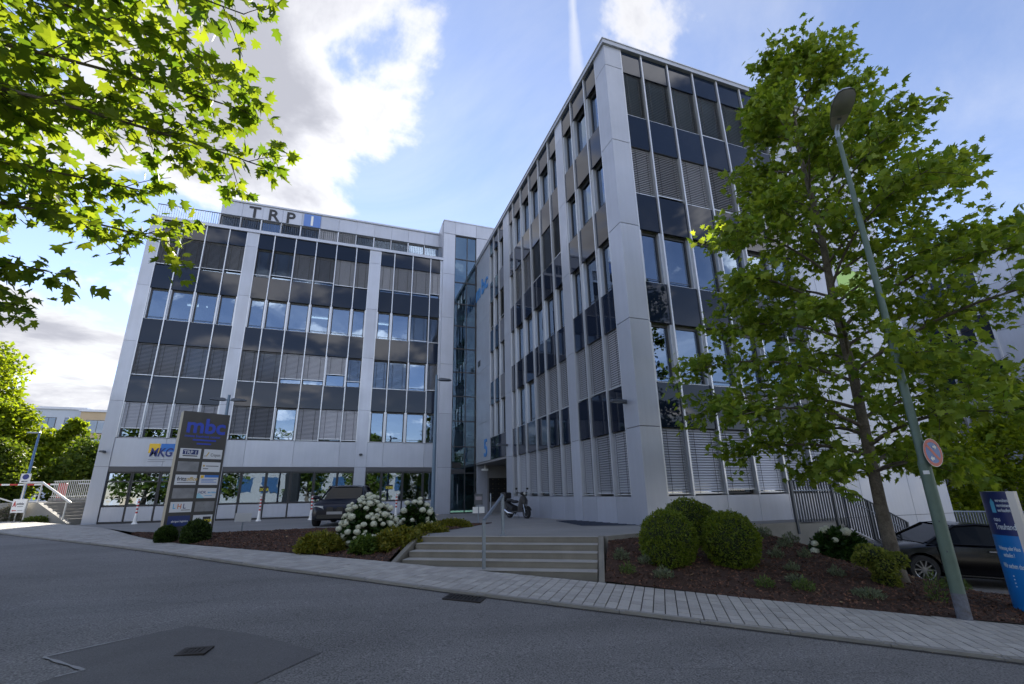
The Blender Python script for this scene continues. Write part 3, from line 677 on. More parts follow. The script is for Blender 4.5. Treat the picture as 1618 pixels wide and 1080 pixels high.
for u in np.arange(-12.25, 5.4, .125): m.fbox(FL, u-.011, u+.011, -.11, -.09, 16.62, 17.50)
m.fbox(FL, -12.3, 5.4, -.115, -.085, 16.70, 16.73); m.build('railing_bars', dark_steel, rl)
# stair tower with its glazed front
MB().box(5.47, 13.5, 30.0+.26, 37, 18.72, 19.78).build('tower_cap', alu, BL)
for a, b in ((5.47, 6.36), (6.36, 7.98), (7.98, 9.3), (9.3, 10.6)): panel(BL, FL, a, b, 18.74, 19.78, w0=-.24, w1=.03, g=.008)
MB().fbox(FL, 5.44, 10.7, -.3, .06, 19.78, 19.86).build('tower_coping', alu, BL)
panel(BL, FL, 7.98, 10.6, 16.3, 18.72, w0=-.24, w1=.03, g=.008)
MB().box(5.40, 5.56, 30.27, 37, 16.4, 19.77).build('tower_side', alu, BL)
MB().box(5.5, 5.62, 30.27, 36, -1.2, 18.7).build('stair_wall', inner_wall, BL)
MB().box(10.2, 10.4, 30.5, 36, -1.2, 18.7).build('stair_wall', inner_wall, BL)
MB().box(5.5, 10.4, 35.4, 35.6, -1.2, 18.7).build('stair_wall', inner_wall, BL)
FT = frame((0, 30.12, 0), (1, 0, 0), (0, -1, 0))
lv = [-1.16, 1.30, 3.0, 4.7, 6.4, 8.1, 9.8, 11.5, 13.2, 14.9, 16.8, 18.70]
sg = MB()
for u in (6.37, 7.30, 7.97): sg.fbox(FT, u-.03, u+.03, -.08, .03, lv[0], lv[-1])
for z in lv: sg.fbox(FT, 6.34, 8.0, -.07, .02, z-.035, z+.035)
sgo = sg.build('stair_glazing', dark_frame, BL)
for a, b in ((6.40, 7.27), (7.33, 7.94)):
    for z0, z1 in zip(lv[:-1], lv[1:]): MB().fbox(FT, a-.004, b+.004, -.03, -.012, z0+.03, z1-.03).build('pane', glass_teal, sgo)
for k in range(6):
    z = -1.2+3.4*k
    if k: MB().box(5.65, 10.15, 30.6, 32.0, z-.2, z).build('landing', inner_floor, BL)
    for (xa, xb, za, zb, y0, y1) in ((6.2, 9.4, z, z+1.7, 32.1, 33.3), (9.4, 6.2, z+1.7, z+3.4, 33.5, 34.7)):
        if k < 5:
            m = MB()
            for i in range(9):
                t = i/9; x = xa+(xb-xa)*t; zq = za+(zb-za)*(t+1/9); m.box(min(x, x+(xb-xa)/9), max(x, x+(xb-xa)/9), y0, y1, zq-.26, zq)
            m.build('stair_flight', inner_floor, BL)
            m = MB(); m.tube([(xa, y0, za+.95), (xb, y0, zb+.95)], .025, 6); m.build('stair_rail', steel, BL)
# entrance door leaf and dark fascia board
MB().fbox(FT, 6.42, 7.25, .0, .02, 1.34, 1.55).build('door_header', dark_frame, BL)
MB().fbox(FT, 6.46, 7.05, .022, .03, 1.62, 1.98).build('display_board', black_p, BL)
MB().fbox(FT, 6.80, 6.84, .03, .07, -.6, .6).build('door_handle', steel, BL)

# ---- right building
BR = thing('office_building', (14, 12, -1), 'tall silver and dark glass corner office block on the right', 'office building')
FX = frame((8.04, 0, 0), (0, 1, 0), (-1, 0, 0)); FY = frame((0, 11.46, 0), (1, 0, 0), (0, -1, 0))
seamR = [-1.3, 1.84, 5.24, 8.66, 12.05, 15.45, ZT]
# corner pillar: one piece wrapping both faces
for a, b in zip(seamR[:-1], seamR[1:]):
    if a < -1: a = -.99
    MB().box(8.01, 8.72, 11.43, 12.15, a+.008, b-.008).build('pillar_panel', alu, BR, bevel=.006)
MB().box(8.05, 8.7, 11.47, 12.1, -1.1, ZT).build('pillar_core', black_gap, BR)
pillar(BR, FX, 15.29, 15.89, [-1.18]+seamR[1:]); pillar(BR, FX, 22.70, 23.65, [-1.3]+seamR[1:])
eA = [12.15, 13.08, 14.30, 15.29]; eB = [15.89, 16.79, 18.05, 19.33, 20.60, 21.90, 22.70]; eC = [23.65, 24.65, 25.75, 26.72]
bA = [[Bq(.99, LIGHT)]*3, [Bq(.99, LIGHT)]*3, [None]*3, [None]*3, [None]*3]
bB = [[Bq(.99, LIGHT)]*6, [Bq(.99, LIGHT)]*3+[None]*3, [None]*6, [Bq(.99, DARK), Bq(.99, DARK), Bq(.99, DARK), Bq(.99, LIGHT), Bq(.99, LIGHT), None], [None]*6]
bC = [[None]*3, [None]*3, [Bq(.9, MIDT), None, Bq(.9, MIDT)], [None]*3]
grid(BR, FX, eA, ROWS_R, bA, ZT, depth=.055, jamb=.075); grid(BR, FX, eB, ROWS_R, bB, ZT, depth=.055, jamb=.075)
grid(BR, FX, eC, ROWS_R[1:], bC, ZT, depth=.055, jamb=.075)
for e in (eA, eB):
    for a, b in zip(e[:-1], e[1:]): panel(BR, FX, a, b, -.96-.0145*(a-11), -.15, w0=-.15, w1=0)
for a, b in zip(eC[:-1], eC[1:]): MB().fbox(FX, a+.04, b-.04, -.06, -.01, 1.95, ROWS_R[1][0]-.02).build('spandrel', spandrel_m, BR)
eD = [8.72, 9.66, 10.89, 12.12, 13.35, 14.57, 15.72]
bD = [[Bq(.985, LIGHT)]*6, [None]*6, [None]*6, [Bq(.99, LIGHT)]*6, [Bq(.99, DARK)]*6]
grid(BR, FY, eD, ROWS_R, bD, ZT, depth=.055, jamb=.075)
for a, b in zip(eD[:-1], eD[1:]): panel(BR, FY, a, b, -.95, -.15, w0=-.15, w1=0)
MB().fbox(FY, 8.3, 15.8, -.3, -.03, -1.2, -.955).build('plinth', concrete, BR)
# blank tower of large panels
tx = [15.74, 16.62, 19.10, 21.20]; tz = [-2.6, -.95, 1.84, 5.24, 8.66, 12.05, 15.45, ZT]
for a, b in zip(tx[:-1], tx[1:]):
    for c, d_ in zip(tz[:-1], tz[1:]): panel(BR, FY, a, b, c, d_, w0=-.2, w1=.03, g=.008)
MB().fbox(FY, 15.76, 21.18, -.3, .0, -2.6, ZT).build('tower_core', black_gap, BR)
for c, d_ in zip(tz[:-1], tz[1:]):
    for y0, y1 in ((11.43, 13.2), (13.2, 15.6), (15.6, 18)): MB().box(20.9, 21.2, y0+.22*(y0 < 12)+.008, y1-.008, c+.008, d_-.008).build('side_panel', alu, BR)
# coping and interior
cp = MB(); cp.box(7.93, 21.3, 11.35, 11.9, ZT, ZT+.18); cp.box(7.93, 8.5, 11.9, 30.4, ZT, ZT+.18); cp.build('coping', alu, BR)
cp = MB(); cp.box(7.90, 21.33, 11.32, 11.9, ZT+.18, ZT+.215); cp.box(7.90, 8.5, 11.9, 30.4, ZT+.18, ZT+.215); cp.build('coping_edge', alu_fin, BR)
for k, (z0, z1) in enumerate(((-1.3, -.16), (1.84, 3.20), (5.22, 6.59), (8.59, 9.98), (11.99, 13.36), (15.40, ZT))):
    y1 = 24.0 if k == 0 else 30.0
    MB().box(8.30, 20.9, 11.72, y1, z0, z1).build('floor_slab', inner_floor, BR)
MB().box(13, 20.5, 16.5, 29.8, -1.2, ZT-.1).build('core_wall', inner_wall, BR)
for y in (15.6, 19.33, 23.2): MB().box(8.35, 13, y-.06, y+.06, -.15, 15.4).build('partition', inner_wall, BR)
for x in (12.12,): MB().box(x-.06, x+.06, 11.8, 16.5, -.15, 15.4).build('partition', inner_wall, BR)
# curtains inside some of the open windows
cur_m = mat('curtain_fabric', (.50, .50, .46), .85)
def curtain(F, u0, u1, z0, z1, parent):
    m = MB(); n = int((u1-u0)/.06)
    for i in range(n):
        a = u0+(u1-u0)*i/n; b = u0+(u1-u0)*(i+1)/n; wa = -.55-.05*(i % 2); wb = -.55-.05*((i+1) % 2)
        m.add([F(a, wa, z0), F(b, wb, z0), F(b, wb, z1), F(a, wa, z1)], [(0, 1, 2, 3)])
    m.build('curtain', cur_m, parent, fix=False)
for e, lst in ((eA, [(2, 0), (2, 1), (2, 2), (3, 0), (3, 1)]), (eB, [(2, i) for i in range(6)]+[(1, 3), (1, 4), (4, 1), (4, 3)])):
    for k, c in lst: curtain(FX, e[c]+.1, e[c]+(e[c+1]-e[c])*random.uniform(.35, .8), ROWS_R[k][0], ROWS_R[k][1], BR)
for k, c in ((1, 0), (1, 1), (2, 0), (1, 3)): curtain(FY, eD[c]+.1, eD[c+1]-.15, ROWS_R[k][0], ROWS_R[k][1], BR)
# solid end wall over the entrance, soffit, back wall with letter boxes
ez = [1.92, 4.35, 7.9, 11.4, 14.2, ZT]
for a, b in zip(ez[:-1], ez[1:]): panel(BR, FX, 26.72, 30.0, a, b, w0=-.3, w1=.02, g=.007)
MB().fbox(FX, 26.75, 29.97, -.32, .0, 1.92, ZT).build('end_wall_core', black_gap, BR)
MB().box(8.06, 14, 23.66, 30.2, 1.80, 1.915).build('soffit', soffit_m, BR)
MB().box(8.1, 8.86, 30.13, 30.24, -1.25, 1.80).build('entrance_pier', alu, BR)
MB().box(8.87, 14, 30.15, 30.24, -1.25, 1.80).build('entrance_wall', soffit_m, BR)
MB().box(13.9, 14.1, 23.66, 30.1, -1.25, 1.80).build('entrance_wall', soffit_m, BR)
MB().box(8.35, 14.1, 23.66, 23.9, -1.25, 1.80).build('entrance_wall', soffit_m, BR)
lb = thing('letter_boxes', (9.6, 30.1, -.45), 'black bank of letter boxes in the covered entrance', 'letter boxes')
MB().box(8.95, 10.65, 30.06, 30.14, -.52, .98).build('frame', black_p, lb)
lbm = mat('letter_box_door', (.02, .02, .021), .35)
for i in range(4):
    for j in range(5):
        x = 8.99+i*.41; z = -.48+j*.29; b = MB().box(x+.01, x+.39, 30.04, 30.059, z+.01, z+.27).build('door', lbm, lb); MB().box(x+.18, x+.24, 30.03, 30.039, z+.20, z+.225).build('name_plate', mat('brass_plate', (.35, .28, .15), .3, .8), b)
# vent grille on the end wall
v = MB()
for i in range(6): v.fbox(FX, 28.9, 29.5, .022, .04, 8.35+i*.07, 8.39+i*.07)
v.build('vent_grille', dark_steel, BR)

# ---- signs fixed to the buildings
ink = mat('sign_black', (.02, .022, .028), .5); blue_l = mat('sign_blue', (.035, .20, .52), .4)
sg1 = thing('rooftop_sign', (-5.5, 31.4, 18.3), 'dark letters TRP and a blue square with figure 1 on the roof fascia', 'sign')
for ch, u in (('T', -7.72), ('R', -6.55), ('P', -5.42)): text('letter', ch, FA, u, .02, 18.42, 1.18, ink, sg1, .02, .022)
MB().fbox(FA, -4.25, -3.15, .01, .06, 18.36, 19.32).build('square', mat('sign_square_blue', (.10, .20, .52), .4), sg1)
text('figure', '1', FA, -3.98, .065, 18.46, 1.05, white_p, sg1, .01, .02)
FXt = frame((8.02, 0, 0), (0, -1, 0), (-1, 0, 0))
sg2 = thing('wall_sign', (8, 28.5, 13.5), 'blue lower case letters mbc high on the end wall', 'sign')
for ch, u in (('m', -30.10), ('b', -28.62), ('c', -27.72)): text('letter', ch, FXt, u, .025, 13.42, 1.62, blue_l, sg2, .02, .03)
sg3 = thing('house_number', (8, 27.6, 2.2), 'large blue house number 5 low on the end wall', 'house number')
text('figure', '5', FXt, -27.98, .025, 2.20, 1.50, blue_l, sg3, .02, .02)
sg4 = thing('wall_sign', (-9.5, 29.9, 2.3), 'MKG sign with yellow and blue shapes on the white band', 'sign')
yel = mat('sign_yellow', (.75, .48, .03), .4); mkb = mat('sign_mid_blue', (.03, .16, .50), .4); nvy = mat('sign_navy', (.015, .025, .16), .4)
MB().fbox(FL, -10.95+.75, -10.95+1.25, .003, .012, 2.38, 2.88).build('yellow_block', yel, sg4)
MB().fbox(FL, -9.66, -8.75, .003, .012, 2.46, 2.88).build('blue_block', mkb, sg4)
text('letters', 'MKG', FL, -10.15, .016, 2.20, .64, nvy, sg4, .008, .012, sx=.76, shear=.18)
# yellow window stickers
for i, (u, z) in enumerate(((-4.62, .30), (-.95, .30), (2.30, .33))):
    ws = thing('window_sticker', FL(u, -.08, z), ['yellow window sticker at the second pane right of the totem', 'yellow window sticker on the pane behind the blue car', 'yellow window sticker in the pane above the hydrangeas'][i], 'sticker')
    MB().fbox(FL, u, u+.46, -.090, -.084, z, z+.28).build('board', ink, ws)
    text('letters', 'DORR', FL, u+.03, -.082, z+.05, .19, mat('sticker_yellow', (.75, .62, .03), .5), ws, .002, .006, sx=.85)

# wall mounted floodlights
def flood(F, u, z, label, L=.55):
    t = thing('wall_floodlight', F(u, .05, z), label, 'floodlight', 'floodlights on the facades')
    MB().fbox(F, u-.05, u+.05, .03, .12, z-.06, z+.06).build('bracket', dark_steel, t)
    MB().prism([(u-.11, z-.035), (u+.11, z-.035), (u+.08, z+.055), (u-.08, z+.055)], F, .12, L).build('head', dark_steel, t, bevel=.01)
    MB().fbox(F, u-.085, u+.085, .2, L-.04, z-.042, z-.036).build('lens', mat('lamp_lens', (.5, .52, .52), .2), t)
flood(FX, 12.02, 2.66, 'small floodlight on the near corner pillar of the right building'); flood(FX, 23.4, 2.46, 'small floodlight over the entrance recess', .62)
flood(FL, .72, 2.40, 'small floodlight on the pillar behind the blue car', .3); flood(FL, -12.1, 2.40, 'small floodlight on the left end pillar', .42)
sc_ = thing('security_camera', (8.6, 29.2, 1.5), 'white security camera under the entrance soffit', 'camera')
MB().tube([(8.45, 29.3, 1.8), (8.45, 29.3, 1.52)], .03, 8).build('stem', white_p, sc_)
MB().box(8.2, 8.62, 29.1, 29.24, 1.40, 1.53).build('housing', white_p, sc_, bevel=.02)
# banner on the blank tower
bn = thing('tower_sign', (19.2, 11.4, 9), 'blue and green sign shapes high on the blank silver tower', 'sign')
MB().prism([(18.75, 11.2), (19.2, 11.9), (19.6, 11.6), (19.45, 11.3), (20.0, 11.05), (19.8, 10.75), (19.1, 11.0)], FY, .032, .06).build('blue_shape', mat('sign_sky_blue', (.03, .30, .72), .4), bn)
MB().fbox(FY, 17.9, 19.3, .032, .05, 7.2, 8.5).build('green_panel', mat('sign_lime', (.40, .62, .16), .5), bn)
m = MB(); m.fbox(FL, -10.15, -8.95, .003, .006, 2.02, 2.05); m.fbox(FL, -10.15, -9.35, .003, .006, 1.92, 1.95); m.build('small_print', mat('sign_grey', (.25, .26, .30), .6), sg4)

# things standing in the rooms behind the open windows
q = random.Random(8); wood_d = mat('office_desk', (.32, .24, .15), .6); plant_in = mat('office_plant', (.04, .09, .03), .7); pale_f = mat('office_cabinet', (.5, .5, .48), .6)
for x in (-11.2, -9.9, -8.6, -5.9, -4.8, -3.6, -2.2, -1.0, 1.6, 2.7):
    for zf in (9.97,) if x < 1.4 else (9.97, 3.17):
        k = q.random()
        if k < .5:
            MB().box(x-.5, x+.5, 30.7, 31.4, zf+.68, zf+.74).build('desk', wood_d, BL); MB().box(x-.28, x+.28, 31.1, 31.15, zf+.85, zf+1.25).build('monitor', black_p, BL)
        elif k < .8: MB().box(x-.4, x+.4, 31.6, 32.1, zf, zf+1.5).build('cabinet', pale_f, BL)
        else: MB().ell((x, 30.75, zf+.75), (.25, .2, .4), 8, 6).build('pot_plant', plant_in, BL)
for y in (12.7, 14.8, 17.4, 20.0):
    MB().box(8.9, 9.6, y-.4, y+.4, 7.3, 7.36).build('desk', wood_d, BR); MB().box(9.2, 9.25, y-.25, y+.25, 7.5, 7.95).build('monitor', black_p, BR)
# ---------------------------------------------------------------- signs and street furniture
def shadowless(): pass
# mbc totem
ta = rad(60); TU = Vector((math.sin(ta), math.cos(ta), 0)); TN = Vector((math.cos(ta), -math.sin(ta), 0)); Wt = 1.25
tb = Vector((-3.658, 16.615, 0))-TU*Wt
FTt = frame(tb, TU, TN); z0t, z1t = -1.35, 2.524
tot = thing('sign_totem', (tb.x+.5, tb.y+.5, z0t), 'tall dark grey totem sign with blue letters mbc and company plates', 'sign')
tot_m = mat('totem_anthracite', (.060, .057, .054), .5, .2, var=.1, vscale=2); tot_side = mat('totem_side', (.30, .27, .21), .5, .2)  # warm light on the side is put into its beige colour
MB().fbox(FTt, 0, Wt, -.015, 0, z0t, z1t).build('front_panel', tot_m, tot)
MB().fbox(FTt, .004, Wt-.004, -.30, -.017, z0t, z1t-.01).build('body', tot_side, tot)
def bars(F, u, z, w, hgt, n, m, par):
    b = MB()
    for i in range(n): b.fbox(F, u, u+w*(1-.18*(i % 2)), .012, .014, z-i*hgt, z-i*hgt+hgt*.4)
    b.build('small_print', m, par)
navy_t = mat('totem_blue', (.010, .045, .42), .4)
text('letters', 'mbc', FTt, .12, .004, z1t-.62, .62, navy_t, tot, .006, .016, sx=1.0)
text('caption', 'messe business center', FTt, .12, .003, z1t-.76, .105, navy_t, tot, .002, .002, sx=1.0)
bars(FTt, .34, z1t-.86, .62, .1, 1, navy_t, tot); bars(FTt, .46, z1t-.97, .38, .1, 1, navy_t, tot)
text('caption', 'Gebäude 5', FTt, .44, .003, z1t-.98, .10, navy_t, tot, .002, .002) if False else None
pw = mat('plate_white', (.62, .63, .65), .4); pg_ = mat('plate_blank_grey', (.13, .135, .15), .35, .3, var=.7, vscale=4, col2=(.24, .25, .27)); pn = mat('plate_navy', (.012, .03, .14), .4)
cyan = mat('plate_cyan', (.05, .35, .62), .4); gold = mat('plate_gold', (.50, .34, .08), .4); org = mat('plate_orange', (.55, .16, .04), .4); txt = mat('plate_ink', (.03, .03, .04), .5)
plates = [('w', 'w'), ('g', 'w'), ('w', 'w'), ('g', 'w'), ('w', 'g'), ('n', 'w')]
colu = [(.075, .610), (.690, 1.185)]
for r in range(6):
    zt = z1t-1.10-.38*r
    for c in range(2):
        a, b = colu[c]; k = plates[r][c]; z_ = zt-.285
        pl_ = MB().fbox(FTt, a, b, .001, .011, z_, zt).build('plate', {'w': pw, 'g': pg_, 'n': pn}[k], tot)
        if (r, c) == (0, 0):
            MB().fbox(FTt, a+.07, b-.07, .0115, .013, z_+.11, zt-.035).build('patch', pn, pl_); text('print', 'TRP 1', FTt, a+.10, .0135, z_+.13, .135, pw, pl_, .001, .0015, sx=1.0)
            MB().fbox(FTt, a+.08, b-.08, .0115, .013, z_+.055, z_+.085).build('patch', txt, pl_)
        elif (r, c) == (0, 1):
            text('print', 'Crayon', FTt, a+.185, .0125, z_+.08, .125, txt, pl_, .001, .001, sx=.72)
            MB().prism([(a+.06, z_+.07), (a+.09, z_+.07), (a+.15, z_+.2), (a+.12, z_+.2)], FTt, .0112, .0135).build('patch', gold, pl_)
            MB().fbox(FTt, a+.03, a+.05, .0112, .0135, z_+.07, z_+.10).build('patch', txt, pl_)
        elif (r, c) == (1, 1):
            MB().fbox(FTt, a+.03, a+.08, .0112, .0135, z_+.15, z_+.2).build('patch', gold, pl_); bars(FTt, a+.11, z_+.16, .34, .05, 1, txt, pl_); bars(FTt, a+.04, z_+.08, .14, .05, 1, txt, pl_)
        elif (r, c) == (2, 0):
            text('print', 'fritz', FTt, a+.05, .0125, z_+.12, .15, txt, pl_, .001, .003, sx=.95); text('print', 'office', FTt, a+.275, .0125, z_+.12, .15, gold, pl_, .001, .003, sx=.85, shear=.2); bars(FTt, a+.06, z_+.06, .45, .04, 1, txt, pl_)
        elif (r, c) == (2, 1):
            MB().fbox(FTt, a+.12, b, .0112, .0135, zt-.07, zt).build('patch', mkb, pl_); MB().fbox(FTt, a+.02, a+.1, .0112, .0135, zt-.09, zt-.01).build('patch', yel, pl_); bars(FTt, a+.05, z_+.15, .4, .04, 3, mkb, pl_)
        elif (r, c) == (3, 1):
            text('print', 'HDK', FTt, a+.03, .0125, z_+.13, .11, pn, pl_, .001, .001, sx=.85); text('print', 'BAYERN', FTt, a+.27, .0125, z_+.14, .06, cyan, pl_, .001, .002)
            MB().prism([(a, z_), (a+.2, z_), (a+.06, z_+.14), (a, z_+.14)], FTt, .0112, .0130).build('patch', mat('plate_pale_cyan', (.30, .55, .66), .4), pl_); bars(FTt, a+.2, z_+.06, .2, .04, 1, cyan, pl_)
        elif (r, c) == (4, 0):
            for ch, du, mm in (('L', .06, cyan), ('H', .17, org), ('L', .31, pn)): text('print', ch, FTt, a+du, .0125, z_+.10, .19, mm, pl_, .001, .003, sx=.8)
            bars(FTt, a+.28, z_+.05, .22, .04, 1, txt, pl_)
        elif (r, c) == (5, 0):
            text('print', 'abrigen logistics', FTt, a+.09, .0125, z_+.11, .075, pw, pl_, .001, .001, sx=.85)
        elif (r, c) == (5, 1):
            MB().fbox(FTt, a+.25, b-.04, .0112, .0135, z_+.06, zt-.05).build('patch', txt, pl_); text('print', 'DORR', FTt, a+.265, .014, z_+.085, .11, mat('sticker_yellow', (.75, .62, .03), .5), pl_, .001, .004, sx=.75)
            bars(FTt, a+.03, z_+.1, .18, .05, 2, txt, pl_)

# blue column sign on the right: convex plan
Oc = Vector((10.33, 4.56)); Rc = .5
def FC(u, w, z):            # u is arc length measured back from the right edge (negative to the left)
    a = rad(181)+u/Rc; return (Oc.x+(Rc+w)*math.cos(a), Oc.y+(Rc+w)*math.sin(a), z)
bz0, bz1 = -1.93, -.10
bcol = thing('sign_column', (10.3, 4.7, bz0), 'blue convex company sign column cut by the right edge', 'sign')
def arcwall(z0, z1, w, m, name, ua=-.80, ub=0, n=20):
    b = MB()
    for i in range(n):
        a, c = ua+(ub-ua)*i/n, ua+(ub-ua)*(i+1)/n; b.add([FC(a, w, z0), FC(c, w, z0), FC(c, w, z1), FC(a, w, z1)], [(0, 1, 2, 3)])
    return b.build(name, m, bcol, smooth='full', fix=False)
bright = mat('column_blue', (.008, .17, .52), .35); deep = mat('column_navy', (.008, .02, .13), .35)
z_div = bz1-.66
arcwall(bz0, z_div, 0, bright, 'lower_panel'); arcwall(z_div, bz1, 0, deep, 'upper_panel')
plan = [FC(-.80+.04*i, 0, 0)[:2] for i in range(21)]
pe = plan[-1]; Q = [(pe[0]+.12*.944+.01, pe[1]-.12*.33), (pe[0]+.26, pe[1]-.02), (pe[0]+.42, pe[1]+.2), (plan[0][0]+.1, plan[0][1]-.05)]
mb = MB(); ring = [plan[-1]]+Q+[plan[0]]
for a, b in zip(ring[:-1], ring[1:]): mb.add([(*a, bz0), (*b, bz0), (*b, bz1+.004), (*a, bz1+.004)], [(0, 1, 2, 3)])
mb.build('grey_profile', mat('column_grey', (.36, .37, .40), .4, .5), bcol)
poly = plan+Q; MB().add([(*p, bz1) for p in poly], [tuple(range(len(poly)))]).build('top', steel, bcol)
MB().lathe([(0, bz0+.05), (.30, bz0+.05), (.42, bz0-.02), (.46, bz0-.1)], 20, Matrix.Translation((10.2, 4.68, 0))).build('footing', concrete_l, bcol)
wt = mat('column_lettering', (.62, .70, .78), .5)
for i, t_ in enumerate(('verwalten', 'vermieten', 'verkaufen')): text('lettering', t_, FC, -.175, .002, bz1-.155-.075*i, .072, wt, bcol, .001, .001, sx=.60)
MB().add([FC(-.27, .003, bz1-.32), FC(-.20, .003, bz1-.32), FC(-.20, .003, bz1-.16), FC(-.235, .003, bz1-.10), FC(-.27, .003, bz1-.16)], [(0, 1, 2, 3, 4)]).build('house_emblem', mat('column_pale_blue', (.10, .42, .68), .4), bcol, fix=False)
text('lettering', 'nau', FC, -.29, .002, bz1-.45, .10, wt, bcol, .001, 0, sx=.8); text('lettering', 'Treuhand', FC, -.29, .002, bz1-.57, .125, wt, bcol, .001, .001, sx=.60)
text('lettering', 'Wohnung oder Haus', FC, -.36, .002, bz1-.88, .085, wt, bcol, .001, .001, sx=.46); text('lettering', 'verkaufen ?', FC, -.30, .002, bz1-.98, .085, wt, bcol, .001, .001, sx=.46)
text('lettering', 'Wir suchen das.', FC, -.36, .002, bz1-1.14, .10, wt, bcol, .001, .001, sx=.50)
mb = MB()
for i in range(4): a = -.24; mb.add([FC(a, .003, bz1-1.26-.05*i), FC(a+.20, .003, bz1-1.26-.05*i), FC(a+.20, .003, bz1-1.245-.05*i), FC(a, .003, bz1-1.245-.05*i)], [(0, 1, 2, 3)])
mb.build('small_print', wt, bcol, fix=False)

# green street lamp with cobra head, and the stopping restriction sign on it
lp = Vector((8.47, 4.78, 0)); zl0 = -1.90
lam = thing('street_lamp', (lp.x, lp.y, zl0), 'tall pale green street lamp with glass cobra head beside the right tree', 'street lamp')
green = mat('lamp_pole_green', (.105, .155, .125), .5, .15, var=.25, vscale=6, grain=.08)
MB().tube([(lp.x, lp.y, zl0+.42), (lp.x, lp.y, .35)], [.086, .080], 20).tube([(lp.x, lp.y, .35), (lp.x, lp.y, .42), (lp.x, lp.y, 6.60)], [.080, .062, .036], 20).build('pole', green, lam, smooth=True)
MB().tube([(lp.x, lp.y, zl0), (lp.x, lp.y, zl0+.42)], [.088, .0865], 20).build('painted_base', mat('flaking_base_paint', (.16, .18, .23), .8, var=.9, vscale=16, col2=(.07, .06, .055)), lam, smooth=True)
cd = Vector((-lp.x, -lp.y)).normalized(); sd = Vector((-cd.y, cd.x))
def door(z0, z1): 
    m = MB()
    for i in range(6):
        a0, a1 = -.5+i/6, -.5+(i+1)/6; f = lambda a, z: (lp.x+(cd.x*math.cos(a)+sd.x*math.sin(a))*.0865, lp.y+(cd.y*math.cos(a)+sd.y*math.sin(a))*.0865, z)
        m.add([f(a0, z0), f(a1, z0), f(a1, z1), f(a0, z1)], [(0, 1, 2, 3)])
    return m.build('access_door', mat('lamp_pole_green_door', (.095, .142, .115), .5, .15), lam, smooth='full', fix=False)
door(-.98, -.45)
for z in (-.5, -.92): 
    p = (lp.x+cd.x*.09, lp.y+cd.y*.09, z); MB().ell(p, (.012, .012, .012), 8, 6).build('bolt', dark_steel, lam)
MB().add([(lp.x+(cd.x*math.cos(a)+sd.x*math.sin(a))*.086, lp.y+(cd.y*math.cos(a)+sd.y*math.sin(a))*.086, z) for z in (.18, .235) for a in (-.45, 0, .45)], [(0, 1, 4, 3), (1, 2, 5, 4)]).build('number_plate', pw, lam, fix=False)
# head: flattened housing pointing over the road
hd = Vector((-.53, -.74, .40)).normalized(); hs = Vector((-hd.y, hd.x, 0)).normalized(); hu = hs.cross(hd)
if hu.z < 0: hu = -hu
hb = Vector((lp.x, lp.y, 6.58))
MB().tube([hb-Vector((0, 0, .1)), hb+Vector((0, 0, .06)), hb+hd*.10+Vector((0, 0, .10))], [.042, .042, .040], 12).build('collar', steel, lam, smooth=True)
def hpt(l, s, u): return tuple(hb+Vector((0, 0, .09))+hd*l+hs*s+hu*u)
prof = [(.02, .055, .06), (.12, .10, .095), (.30, .135, .12), (.48, .150, .125), (.62, .140, .11), (.72, .105, .085), (.76, .05, .04)]
mb = MB()
prof = [(l, w_*1.28, h_) for l, w_, h_ in prof]
for l, w_, h_ in prof: mb.v += [hpt(l, w_*math.cos(a), max(h_*math.sin(a), -.004)) for a in np.linspace(0, math.pi, 9)]
for i in range(len(prof)-1):
    for k in range(8): a = i*9+k; mb.f.append((a, a+1, a+10, a+9))
mb.f.append(tuple(range(9))); mb.f.append(tuple((len(prof)-1)*9+k for k in range(9)))
mb.build('housing', mat('lamp_housing', (.42, .44, .46), .4, .3), lam, smooth=True)
lens_p = [(.28, .160), (.48, .182), (.62, .169), (.71, .124), (.745, .051)]
MB().add([hpt(l, s, -.012) for l, s in lens_p]+[hpt(l, -s, -.012) for l, s in reversed(lens_p)]+[hpt(.5, 0, -.075), hpt(.34, 0, -.04), hpt(.66, 0, -.05)],
         [(0,1,11),(1,10,11),(1,2,10),(2,12,10),(2,3,12),(3,4,12),(4,5,12),(5,6,12),(6,7,12),(7,10,12),(7,8,10),(8,11,10),(8,9,11),(9,0,11)]).build('lens', mat('lamp_bowl', (.16, .16, .145), .12, coat=.6), lam, smooth=True)
MB().add([hpt(l, s, -.006) for l, s in ((.03, .06), (.12, .120), (.275, .156), (.275, -.156), (.12, -.120), (.03, -.06))], [(0, 1, 2, 3, 4, 5)]).build('gear_cover', mat('lamp_gear_cover', (.20, .19, .165), .6), lam, fix=False)
MB().add([hpt(l, s, -.012) for l, s in ((.19, .035), (.24, .035), (.24, -.035), (.19, -.035))], [(0, 1, 2, 3)]).build('clasp', dark_steel, lam, fix=False)

rs = thing('road_sign', (8.42, 4.62, .45), 'round blue stopping restriction sign with red rim on the green lamp', 'road sign')
